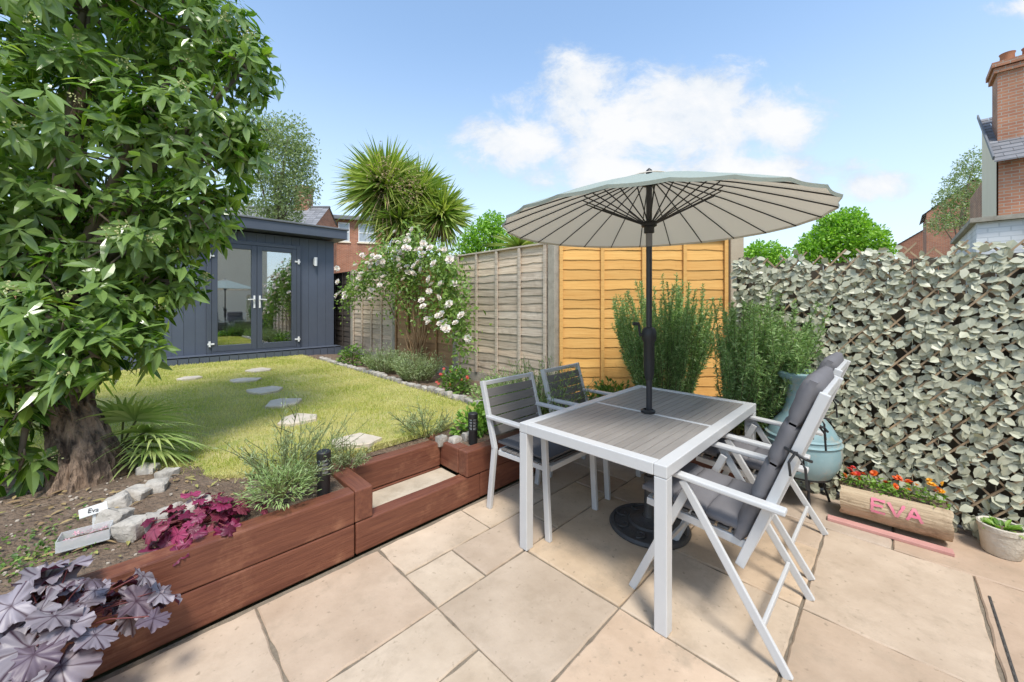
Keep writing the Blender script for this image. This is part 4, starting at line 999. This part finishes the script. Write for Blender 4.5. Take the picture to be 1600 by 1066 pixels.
def heuchera(label, base, rx, ry, h, n, lr, mt, lobes, depth, lean=Vector((0, 0, 0)), cup=.2, tilt=.75, jit=.35, **kw):
    base = Vector(base); t = thing('heuchera', label, 'plant', base); b = MB(); st = MB()
    for k in range(n):
        d = rdir(); d.z = abs(d.z) * .8 + .1; rr = .45 + .55 * rnd.random()
        p = Vector((d.x * rx * rr, d.y * ry * rr, d.z * h * rr)) + lean * rr * (.5 + rnd.random() * .5)
        out = Vector((d.x, d.y, 0)); nn = Vector((d.x * tilt, d.y * tilt, .75)) + rv(jit)
        b.lobed(p, out + Vector((0, 0, -.3)) + rv(.3), nn, lr * rnd.uniform(.55, 1.2), lobes, cup * rnd.uniform(-.3, 1.5), depth, **kw)
        st.tube([(0, 0, 0), p * .6 + Vector((0, 0, .02)), p], .0022, 4, False)
    b.build('leaves', M[mt], t, attr=True, smooth=True); st.build('stem', M['heu_stem'], t); return t
heuchera('magenta leaved heuchera spilling over the left planter edge', (.25, 2.42, .35), .26, .22, .18, 80, .046, 'l_heu', 5, .34, Vector((.0, -.05, 0)), ruff=.25)
heuchera('silver purple heuchera with dark veins at the lower left corner', (-.20, 2.12, .26), .27, .30, .27, 90, .080, 'l_silver', 6, .22, Vector((.02, -.10, -.02)), .14, .60, .42, tooth=.06, ruff=.36, pleat=-.02)
def bed(px, py): return G(px, py, .38)
spiky('lavender', 'grey green lavender mound right of centre in the fence bed', 'lavender', bed(652, 594), 220, .48, .18, 'l_lav', 16, .05, .008, cone=.8)
spiky('lavender', 'grey green lavender mound nearer the garden room in the fence bed', 'lavender', bed(600, 582), 190, .48, .17, 'l_lav', 16, .05, .009, cone=.8)
spiky('catmint', 'soft green catmint mound in front of the grey and orange panels', 'plant', bed(836, 655), 260, .64, .24, 'l_mint', 18, .045, .008, cone=.8)
bush('small_shrub', 'dark little shrub with red flowers under the rose', 'shrub', bed(712, 612), .20, .20, .30, 520, .05, .03, 'l_mid')
bush('small_shrub', 'low green shrub by the fence near garden room corner', 'shrub', bed(551, 570), .25, .25, .36, 360, .06, .04, 'l_mid')
bush('small_shrub', 'pale low plant between the small red shrub and catmint', 'shrub', bed(768, 628), .26, .24, .26, 560, .05, .022, 'l_mint')
b = MB()
for k in range(14):
    p = bed(712, 612) + Vector((rnd.uniform(-.17, .17), rnd.uniform(-.17, .17), rnd.uniform(.1, .28))); flower(b, p, Vector((-.5, -.5, .6)), .022, 6, 1)
o = b.build('red_blossom', M['p_red']); tag(o, 'scatter of small red blossoms on the shrub under the rose', 'flowers')
# rosemary: plump upright plumes of needles
def rosemary(label, base, n, h, spread, cone, lean):
    base = Vector(base); t = thing('rosemary_bush', label, 'shrub', base); b = MB(); st = MB()
    def plume(p0, d, L, fat):
        P1 = p0 + d * L * .55 + rv(.05) * L; P2 = P1 + (d + Vector((0, 0, .45)) + rv(.15)).normalized() * L * .45
        st.tube([p0, P1, P2], [.005 * fat, .0035 * fat, .0015], 5, False); m = int(L * 300)
        for q in range(m):
            f = .12 + .88 * (q + rnd.random()) / m
            p = p0.lerp(P1, f / .55) if f < .55 else P1.lerp(P2, (f - .55) / .45)
            ax = (P1 - p0 if f < .55 else P2 - P1).normalized()
            b.dia(p, ax * rnd.uniform(.4, .9) + rdir() * .9, rdir(), rnd.uniform(.028, .046) * (1.15 - .3 * f), .0085)
    for k in range(n):
        a = rnd.random() * 6.283; q = rnd.random() ** .5
        d = Vector((math.cos(a) * q * cone + lean[0], math.sin(a) * q * cone + lean[1], 1)).normalized()
        L = h * rnd.uniform(.60, 1.0) * (1 - .12 * q); p0 = Vector((spread * q * math.cos(a), spread * q * math.sin(a), 0))
        plume(p0, d, L, 1.0)
        for m in range(3):
            f = rnd.uniform(.4, .85); plume(p0 + d * L * f * .9, (d + rv(.4)).normalized(), L * rnd.uniform(.18, .30), .6)
    b.build('foliage', M['l_rosem'], t); st.build('stem', M['stem'], t)
rosemary('large rosemary bush in the corner bed in front of orange panel', (3.76, 1.62, .36), 105, 1.42, .20, .34, (-.03, .02))
rosemary('second rosemary bush leaning over the chiminea by the ivy screen', (3.52, .88, .37), 95, 1.26, .11, .30, (-.05, -.24))
# rose
rb_ = Vector((3.34, 5.5, .37)); t = thing('climbing_rose', 'climbing rose with creamy white blooms trained along the fence', 'rose', rb_)
canes = [((0, 0, 0), (-.05, .1, .9), (-.1, .5, 1.6), (-.15, 1.0, 1.85), (-.2, 1.6, 1.6)), ((0, -.05, 0), (-.05, -.1, .9), (-.05, .1, 1.7), (-.1, .2, 2.0)), ((0, 0, 0), (-.05, -.3, .9), (-.12, -.8, 1.45), (-.2, -1.25, 1.3), (-.25, -1.5, .8)),
         ((0, .05, 0), (-.1, .5, .8), (-.2, 1.1, 1.45), (-.25, 1.7, 1.4), (-.25, 2.2, 1.1)), ((0, 0, 0), (-.05, -.1, 1.2), (-.1, -.5, 1.8), (-.15, -.9, 1.7), (-.25, -1.3, 1.4)), ((0, .1, 0), (-.15, .2, 1.0), (-.3, .35, 1.6), (-.35, .4, 1.9)),
         ((0, 0, 0), (-.1, -.5, .8), (-.2, -1.2, 1.0), (-.25, -1.55, .5)), ((0, 0, 0), (.02, .1, 1.2), (0, .1, 1.8), (.05, .2, 2.2))]
st = MB(); fl = MB(); cand = []
for ci in range(11):
    a = rnd.uniform(-.45, .45); st.tube([(rnd.uniform(-.05, .05), rnd.uniform(-.1, .1), 0), (-.05, a * .6, .6), (-.08, a, 1.3)], [.012, .010, .006], 6)
for cn in canes:
    P = [Vector(c) for c in cn]; Q = []
    for i in range(len(P) - 1):
        for k in range(7): Q.append(P[i].lerp(P[i+1], k / 7) + rv(.03))
    Q.append(P[-1]); st.tube(Q, [.013 * (1 - .7 * i / len(Q)) for i in range(len(Q))], 6)
    for i, p in enumerate(Q):
        f = i / len(Q)
        if p.z < .85 and abs(p.y) < 1.0: continue
        for k in range(int(12 + 34 * (f > .45))):
            q = p + Vector((rnd.gauss(-.04, .07), rnd.gauss(0, .16), rnd.gauss(.02, .13))); fl.leaf(q, rdir() + Vector((0, 0, -.2)), rdir() + Vector((-.5, -.5, .8)), rnd.uniform(.045, .08), rnd.uniform(.028, .045))
        if f > .42: cand.append(p)
st.build('stem', M['cane'], t, smooth=True); fl.build('foliage', M['l_rose'], t)
rose = MB()
for l, (m, rr, el) in enumerate(((7, .052, .15), (6, .042, .6), (5, .030, 1.2), (4, .02, 2.2))):
    for k in range(m):
        a = 2 * PI * k / m + l; rose.leaf(Vector((0, 0, .004 * l)), Vector((math.cos(a), math.sin(a), el)), Vector((-math.cos(a) * .5, -math.sin(a) * .5, 1)), rr, rr * .95, fold=.1, droop=-.1, wide=.6)
f0 = rose.build('blossom', M['l_petal'], t)
for k in range(98):
    o = f0 if k == 0 else f0.copy()
    if k: col.objects.link(o)
    c = rnd.choice(cand); o.location = c + Vector((rnd.uniform(-.28, -.10), rnd.gauss(0, .16), rnd.gauss(.05, .13)))
    o.rotation_euler = (rnd.gauss(.75, .4), rnd.gauss(0, .3) - .5, rnd.gauss(-.8, .6)); s = rnd.uniform(.85, 1.45); o.scale = (s, s, s)

# tray, tag and rock by the trunk
def blk(label, name, p, d, mt, cat, rot=0, seed=1):
    b = MB(); b.stone((0, 0, 0), d, seed, .22, .36); o = b.build(name, M[mt], smooth=32); o.location = p; o.rotation_euler.z = rot; return tag(o, label, cat)
blk('angular pale rock under the clear tray in the left planter', 'rock', A(140, 872, 1.70), (.17, .14, .09), 'flag', 'rock', .5, 7)
t = thing('clear_tray', 'clear plastic tray of soil and petals standing on rock by the tree', 'tray', A(134, 846, 1.71), R(-6))
b = MB()
for c, d in (((0, 0, .003), (.16, .10, .004)), ((0, -.048, .025), (.16, .003, .044)), ((0, .048, .025), (.16, .003, .044)), ((-.079, 0, .025), (.003, .093, .044)), ((.079, 0, .025), (.003, .093, .044))): b.box(c, d)
b.build('tray_shell', M['clear'], t); b = MB(); b.box((0, 0, .012), (.145, .085, .010)); b.build('tray_soil', M['soil'], t)
b = MB(); flower(b, Vector((0, 0, 0)), Vector((0, 0, 1)), .014, 5, 1); pf = b.build('petal', M['p_pink'], t)
for k in range(14):
    o = pf if k == 0 else pf.copy()
    if k: col.objects.link(o)
    o.location = (rnd.uniform(-.06, .06), rnd.uniform(-.035, .035), rnd.uniform(.022, .035)); o.rotation_euler = (rnd.gauss(0, .3), rnd.gauss(0, .3), rnd.random() * 6)
tp_ = A(146, 797, 1.80); t = thing('plant_marker', 'white T shaped plant marker with handwriting beside the clear tray', 'plant marker', tp_, R(-4))
b = MB(); b.box((0, 0, 0), (.092, .004, .040), Euler((R(-12), R(-7), 0))); b.box((.002, .004, -.07), (.012, .003, .12)); b.build('tag_plate', M['paper'], t, bevel=.001)
cu = bpy.data.curves.new('writing', 'FONT'); cu.body = 'Eva'; cu.size = .027; cu.align_x = 'CENTER'; cu.align_y = 'CENTER'; cu.extrude = .0005
tmp = bpy.data.objects.new('writing', cu); col.objects.link(tmp); bpy.context.view_layer.update()
me = bpy.data.meshes.new_from_object(tmp.evaluated_get(bpy.context.evaluated_depsgraph_get())); bpy.data.objects.remove(tmp)
o = bpy.data.objects.new('writing', me); col.objects.link(o); me.materials.clear(); me.materials.append(M['ink']); o.parent = t; o.location = (0, -.0035, 0); o.rotation_euler = (R(78), R(7), 0)
b = MB()
for k in range(420):
    u, v = rnd.gauss(-.30, .12), rnd.gauss(2.62, .12)
    if v < 2.32: continue
    b.leaf(Vector((u, v, hz(u, v) + rnd.uniform(0, .025))), rdir() + Vector((0, 0, .5)), Vector((0, 0, 1)) + rv(.5), rnd.uniform(.012, .026), rnd.uniform(.008, .014))
o = b.build('ground_cover', M['l_mid']); o['kind'] = 'stuff'; tag(o, 'patch of tiny green ground cover leaves left of the tray', 'ground cover')

# ------------------------------------------------------------------ beyond the fences
tree('pale_tree', 'pale grey green tree rising behind the garden room', 'tree', A(425, 470, 12.5), [(A(430, 250, 12.5), 1.25), (A(450, 215, 12.5), .8), (A(410, 300, 12.5), 1.2), (A(465, 290, 12.5), .75), (A(390, 215, 12.5), 1.0), (A(470, 245, 12.5), .55), (A(440, 330, 12.5), .7)], 15000, .13, .042, 'l_pale', trunk='bark_pale', tr=.09)
cb_ = A(640, 470, 12.5); t = thing('cordyline_tree', 'spiky cabbage palm with several rounded heads behind the fence', 'cabbage palm', cb_)
heads = [(A(602, 292, 12.3), 1.75, 1000), (A(650, 308, 12.5), 1.50, 650), (A(690, 335, 12.4), 1.25, 620), (A(625, 345, 12.2), 1.3, 450)]
b = MB(); dd = MB(); tk = MB()
for c, r, nb_ in heads:
    c = c - cb_; tk.tube([(0, 0, 0), (c.x * .4, c.y * .4, c.z * .5), c], [.16, .12, .09], 8)
    for k in range(nb_):
        d = rdir(); d.z = d.z * .95 + .12; b.blade(c + Vector((0, 0, rnd.uniform(-.15, .2))), d, r * rnd.uniform(.72, 1.0), .10, droop=rnd.uniform(.0, .25), seg=4, nrm=rdir())
    for k in range(110):
        d = rdir(); d.z = -abs(d.z) * 1.2 - .1; dd.blade(c + Vector((0, 0, -.15)), d, r * rnd.uniform(.5, .9), .06, droop=.3, seg=3)
for hx, hy in ((600, 268), (640, 290)):
    c = A(hx, hy, 11.2) - cb_
    for k in range(260): dd.dia(c + Vector((rnd.gauss(0, .22), rnd.gauss(0, .22), rnd.gauss(0, .26))), rdir(), rdir(), .08, .03)
b.build('leaves', M['l_cord'], t); dd.build('dead_leaves', M['l_dead'], t); tk.build('trunk', M['bark'], t)
tree('garden_tree', 'rounded green tree above the grey fence right of the cabbage palm', 'tree', A(752, 470, 11), [(A(755, 372, 11), .55), (A(770, 350, 11), .38), (A(735, 385, 11), .4), (A(790, 385, 11), .45)], 5000, .10, .05, 'l_bright', tr=.08)
t = thing('cordyline_tree', 'small spiky cordyline showing over the fence left of the parasol edge', 'cabbage palm', A(812, 450, 8)); b = MB()
for k in range(130):
    d = rdir(); d.z = abs(d.z) * .9 + .1; b.blade(Vector((0, 0, .85)), d, rnd.uniform(.5, .85), .04, droop=.15, nrm=rdir())
b.build('leaves', M['l_cord'], t); b = MB(); b.tube([(0, 0, -1.2), (0, 0, .9)], [.09, .06], 8); b.build('trunk', M['bark'], t)
tree('garden_tree', 'bright lime green round tree over the ivy screen', 'tree', A(1318, 470, 15), [(A(1315, 372, 15), 1.05), (A(1285, 385, 15), .8), (A(1355, 378, 15), .75), (A(1330, 348, 15), .6), (A(1300, 350, 15), .5), (A(1262, 395, 15), .5), (A(1380, 392, 15), .4)], 11000, .14, .08, 'l_bright', tr=.15)
tree('garden_tree', 'low bright green tree just right of the concrete post', 'tree', A(1192, 470, 12), [(A(1190, 400, 12), .5), (A(1175, 405, 12), .4), (A(1215, 405, 12), .4)], 3500, .10, .06, 'l_bright', tr=.1)
tree('birch_tree', 'tall airy tree in front of the brick house chimney', 'tree', A(1500, 470, 17), [(A(1500, 330, 17), .8), (A(1508, 285, 17), .75), (A(1480, 310, 17), .5), (A(1520, 255, 17), .6), (A(1470, 350, 17), .5), (A(1530, 310, 17), .5)], 5200, .12, .05, 'l_pale', trunk='bark_pale', tr=.07)
tree('garden_tree', 'dark tree left of the garden room seen through the foliage', 'tree', (-2.2, 12.6, .0), [(Vector((-2.2, 12.6, 2.2)), 1.5), (Vector((-3.6, 12.8, 2.0)), 1.4), (Vector((-.8, 12.9, 2.0)), 1.2), (Vector((-2.6, 12.8, 3.4)), 1.1)], 5000, .13, .07, 'l_hedge', tr=.15)

def window(t, c, w, h, bars=1, face=-1):
    c = Vector(c); f = MB(); th_ = .06
    def bx(b, x, z, ww, hh, y): b.box((c.x + x, c.y - face * y, c.z + z), (ww, .07, hh))
    for s in (-1, 1): bx(f, s * (w/2 - th_/2), 0, th_, h, 0); bx(f, 0, s * (h/2 - th_/2), w - 2*th_ - .002, th_, 0)
    bx(f, 0, 0, w - 2*th_ - .002, .05, .004)
    for k in range(bars): bx(f, (k + 1) * w / (bars + 1) - w/2, 0, .04, h - 2*th_ - .002, .002)
    fo = f.build('window', M['white'], t); p = MB(); bx(p, 0, 0, w - .04, h - .04, .03); p.build('pane', M['pane'], fo)
    s = MB(); bx(s, 0, -h/2 - .05, w + .15, .08, -.03); s.build('sill', M['render'], fo)
def house(label, loc, rot, w, d, eave, ridge, wall, windows=(), chimneys=(), name='brick_house', group=None, face=-1):
    t = thing(name, label, 'house', loc, rot, group)
    b = MB(); x, y = w/2, d/2
    b.add([(-x,-y,0),(x,-y,0),(x,y,0),(-x,y,0),(-x,-y,eave),(x,-y,eave),(x,y,eave),(-x,y,eave),(-x,0,ridge),(x,0,ridge)], [(0,1,5,4),(1,2,6,9,5),(2,3,7,6),(3,0,4,8,7)])
    b.build('wall', M[wall], t)
    b = MB(); n = max(6, int(math.hypot(y, ridge - eave) / .22)); ov = .2
    for s in (-1, 1):
        for k in range(n):
            f0_, f1_ = k / n, (k + 1) / n; nx = max(3, int(w / .35))
            ya, yb_ = s * (y + ov) * (1 - f0_), s * (y + ov) * (1 - f1_); sl = (ridge - eave) / y
            za_, zb_ = ridge + .06 - abs(ya) * sl, ridge + .06 - abs(yb_) * sl
            for i in range(nx):
                xa_, xb_ = -x - .08 + (w + .16) * i / nx, -x - .08 + (w + .16) * (i + 1) / nx - .008
                lift = .02
                b.add([(xa_, ya, za_ + lift), (xb_, ya, za_ + lift), (xb_, yb_, zb_ + .002), (xa_, yb_, zb_ + .002), (xa_, ya, za_ - .01), (xb_, ya, za_ - .01)], [(0,1,2,3) if s < 0 else (3,2,1,0), (4,5,1,0) if s < 0 else (0,1,5,4)])
    b.box((0, 0, ridge + .08), (w + .16, .18, .08)); rf = b.build('roof', M['slate'], t)
    for (cx, cy, cw, ct) in chimneys:
        b = MB(); z0 = ridge - .9; b.box((cx, cy, (z0 + ct) / 2), (cw, cw * .8, ct - z0)); b.box((cx, cy, ct - .12), (cw + .1, cw * .8 + .1, .12)); ch = b.build('chimney', M['brick_r'], rf)
    for (cx, cz_, ww, hh) in windows: window(t, (cx, face * (y + .01), cz_), ww, hh, 1, face)
    return t
t = thing('brick_house', 'red brick house with white sash window left of the cabbage palm', 'house', W(-10.4, 26, 0), R(-28))
b = MB(); b.box((0, 2, 3.6), (3.6, 4, 7.2)); b.build('wall', M['brick_r'], t)
b = MB(); b.box((0, 1.9, 7.25), (4.0, 4.5, .12)); b.build('roof', M['slate'], t); b = MB(); b.box((0, -.3, 7.14), (4.04, .12, .16)); b.build('fascia', M['lead'], t)
window(t, (.55, -.01, 6.25), 1.1, 1.25); window(t, (-.9, -.01, 6.25), .7, 1.25, bars=0)
house('slate roofed brick terrace house behind the garden room', W(-15.2, 24.5, 0), R(-45), 7.0, 5, 5.4, 7.55, 'brick_r', [], [(1.9, 0, .85, 8.9)])
# right: brick house with tall chimney
t = thing('brick_house', 'tall brick house with chimney and cream side wall at far right', 'house', (14.7, -1.7, 0))
b = MB(); b.box((2.5, -3.0, 2.45), (5.0, 5.94, 4.9)); b.build('wall', M['brick_o'], t)
b = MB(); b.add([(-.0, .0, 0), (2.2, .0, 0), (2.2, .0, 6.5), (-.0, .0, 4.95)], [(3, 2, 1, 0)]); b.build('gable_wall', M['render'], t)
b = MB(); n = 14; sl = 1.85 / 2.5
for k in range(n):
    xa_, xb_ = -.25 + 2.45 * k / n, -.25 + 2.45 * (k + 1) / n; y1_ = .06; first_w = .17 if k % 2 else .335
    for i in range(18):
        y0_ = y1_ - (first_w if i == 0 else .335)
        b.add([(xa_, y0_ + .006, 4.98 + xa_ * sl + .025), (xa_, y1_, 4.98 + xa_ * sl + .025), (xb_, y1_, 4.98 + xb_ * sl), (xb_, y0_ + .006, 4.98 + xb_ * sl), (xa_, y0_ + .006, 4.97 + xa_ * sl), (xa_, y1_, 4.97 + xa_ * sl)], [(3, 2, 1, 0), (0, 1, 5, 4)])
        y1_ = y0_
rf = b.build('roof', M['slate'], t)
b = MB(); b.bar((-.3, .075, 4.87), (2.2, .075, 6.71), .03, .09); b.build('bargeboard', M['lead'], rf)
b = MB(); b.box((1.1, -.75, 6.3), (.75, 1.3, 2.3)); b.box((1.1, -.75, 7.28), (.87, 1.42, .12)); b.box((1.1, -.75, 7.42), (.95, 1.5, .12)); ch = b.build('chimney', M['brick_o'], rf)
for dy in (-.35, .1, .45):
    b = MB(); b.lathe([(.13, 7.48), (.12, 7.75), (.14, 7.8), (.10, 7.8)], (1.1, -.75 + dy, 0), 16); b.build('chimney_pot', M['terra'], ch, smooth=40)
t = thing('outbuilding', 'white painted brick outbuilding wall above the ivy screen at right', 'outbuilding', (9.5, -.9, 0))
b = MB(); b.box((1.5, -2.0, 1.36), (3, 4, 2.72)); b.build('wall', M['brick_w'], t)
b = MB(); b.box((1.5, -2.0, 2.76), (3.14, 4.14, .07)); b.build('coping', M['conc'], t)
house('small brick terrace house with slate roof seen beyond the birch', W(29.8, 25, 0), R(0), 4.5, 4, 7.3, 9.0, 'brick_r', [], [])
house('distant brick house with slate roof left of the birch', W(34.0, 31, 0), R(0), 4, 4, 6.2, 7.6, 'brick_r', [], [(-1.2, 0, .8, 8.6)])
# the pale house the patio belongs to, seen only as a reflection in the door glass
house('pale rendered house at the near end of the garden, reflected in door glass', (.5, -7.5, 0), 0, 9, 5, 4.9, 7.2, 'render', [(1.5, 3.7, 1.3, 1.3), (-1.8, 3.7, 1.3, 1.3), (.8, 1.2, 2.2, 2.0)], [], 'rendered_house', None, 1)

# ------------------------------------------------------------------ light, sky, camera
elev = R(60)
sun_dir = Vector((-.56, -.83, 0)).normalized() * math.cos(elev) + Vector((0, 0, math.sin(elev)))
sd = bpy.data.lights.new('sun', 'SUN'); sd.energy = 3.8; sd.angle = R(14); sd.color = (1, .955, .88)
so = bpy.data.objects.new('sun', sd); col.objects.link(so); so.rotation_euler = sun_dir.to_track_quat('Z', 'Y').to_euler(); so.location = (0, -3, 12)
w = bpy.data.worlds.new('World'); sc.world = w; w.use_nodes = True; nt = w.node_tree; L = nt.links
bg = nt.nodes['Background']; wo = nt.nodes['World Output']
sky = nd(nt, 'ShaderNodeTexSky', sky_type='NISHITA'); sky.sun_disc = False; sky.sun_elevation = elev; sky.sun_rotation = math.atan2(sun_dir.x, sun_dir.y); sky.air_density = 1.0; sky.dust_density = .8; sky.ozone_density = 1.6
tc = nd(nt, 'ShaderNodeTexCoord')
def mt_(op, a, b_=None, c_=None):
    n = nd(nt, 'ShaderNodeMath', operation=op)
    for i, v in enumerate((a, b_, c_)):
        if v is None: continue
        if isinstance(v, (int, float)): n.inputs[i].default_value = v
        else: L.new(v, n.inputs[i])
    return n.outputs[0]
def dot(vec):
    n = nd(nt, 'ShaderNodeVectorMath', operation='DOT_PRODUCT'); L.new(tc.outputs['Generated'], n.inputs[0]); n.inputs[1].default_value = vec; return n.outputs['Value']
# bright thin summer haze: lift the sky and whiten it towards the horizon
up = dot((0, 0, 1))
hz_ = nd(nt, 'ShaderNodeMapRange', interpolation_type='SMOOTHSTEP'); L.new(up, hz_.inputs[0]); hz_.inputs[1].default_value = -.05; hz_.inputs[2].default_value = .62; hz_.inputs[3].default_value = .76; hz_.inputs[4].default_value = .05
skyc = mul(nt, mul(nt, sky.outputs[0], (2.1, 2.2, 2.1)), (5.5, 6.0, 6.5), 'MIX', hz_.outputs[0])
L.new(skyc, bg.inputs[0]); bg.inputs[1].default_value = .15
fw = mt_('MAXIMUM', dot((S2, S2, 0)), .02); tx = mt_('DIVIDE', dot((S2, -S2, 0)), fw); ty = mt_('DIVIDE', dot((0, 0, 1)), fw)
field = None
for cx, cy, rx, ry in ((.37, .45, .44, .14), (.18, .56, .13, .11), (.48, .53, .22, .11), (.04, .42, .20, .09), (.68, .475, .17, .10), (.93, .31, .12, .04), (.30, .34, .28, .08), (1.33, .77, .09, .04), (.6, .35, .34, .05), (1.3, .56, .05, .02)):
    ex = mt_('POWER', mt_('DIVIDE', mt_('SUBTRACT', tx, cx), rx), 2.0); ey = mt_('POWER', mt_('DIVIDE', mt_('SUBTRACT', ty, cy), ry), 2.0)
    e = mt_('SUBTRACT', 1.0, mt_('SQRT', mt_('ADD', ex, ey))); field = e if field is None else mt_('MAXIMUM', field, e)
cv = nd(nt, 'ShaderNodeCombineXYZ'); L.new(tx, cv.inputs[0]); L.new(mt_('MULTIPLY', ty, 1.35), cv.inputs[1])
def cn(scale, det, rg, dist=0.0):
    n = nd(nt, 'ShaderNodeTexNoise'); n.inputs['Scale'].default_value = scale; n.inputs['Detail'].default_value = det; n.inputs['Roughness'].default_value = rg; n.inputs['Distortion'].default_value = dist; L.new(cv.outputs[0], n.inputs['Vector']); return n.outputs[0]
nz = cn(6.5, 12, .66, .25)
val = mt_('ADD', mt_('MULTIPLY', mt_('MAXIMUM', field, -1.0), .72), mt_('MULTIPLY', mt_('SUBTRACT', nz, .5), 1.8))
mk = nd(nt, 'ShaderNodeMapRange', interpolation_type='SMOOTHSTEP'); L.new(val, mk.inputs[0]); mk.inputs[1].default_value = -.12; mk.inputs[2].default_value = .44
shade = mt_('ADD', mt_('MULTIPLY', val, .50), cn(5.0, 8, .6))
crp = ramp(nt, [(.42, (.66, .75, .87)), (.64, (.88, .92, .97)), (.84, (1.0, 1.0, 1.0))], shade)
bg2 = nd(nt, 'ShaderNodeBackground'); L.new(crp, bg2.inputs[0]); bg2.inputs[1].default_value = 1.0
mx = nd(nt, 'ShaderNodeMixShader'); L.new(mt_('MULTIPLY', mk.outputs[0], .95), mx.inputs[0]); L.new(bg.outputs[0], mx.inputs[1]); L.new(bg2.outputs[0], mx.inputs[2]); L.new(mx.outputs[0], wo.inputs[0])
cd = bpy.data.cameras.new('camera'); cd.sensor_width = 36; cd.lens = 13.5; cd.shift_y = -58 / 1600; cd.clip_end = 2000; cd.clip_start = .05
co = bpy.data.objects.new('camera', cd); col.objects.link(co); co.location = (0, 0, EYE); co.rotation_euler = (R(90), 0, R(-45)); sc.camera = co
sc.view_settings.view_transform = 'Standard'; sc.view_settings.look = 'None'; sc.view_settings.exposure = 0
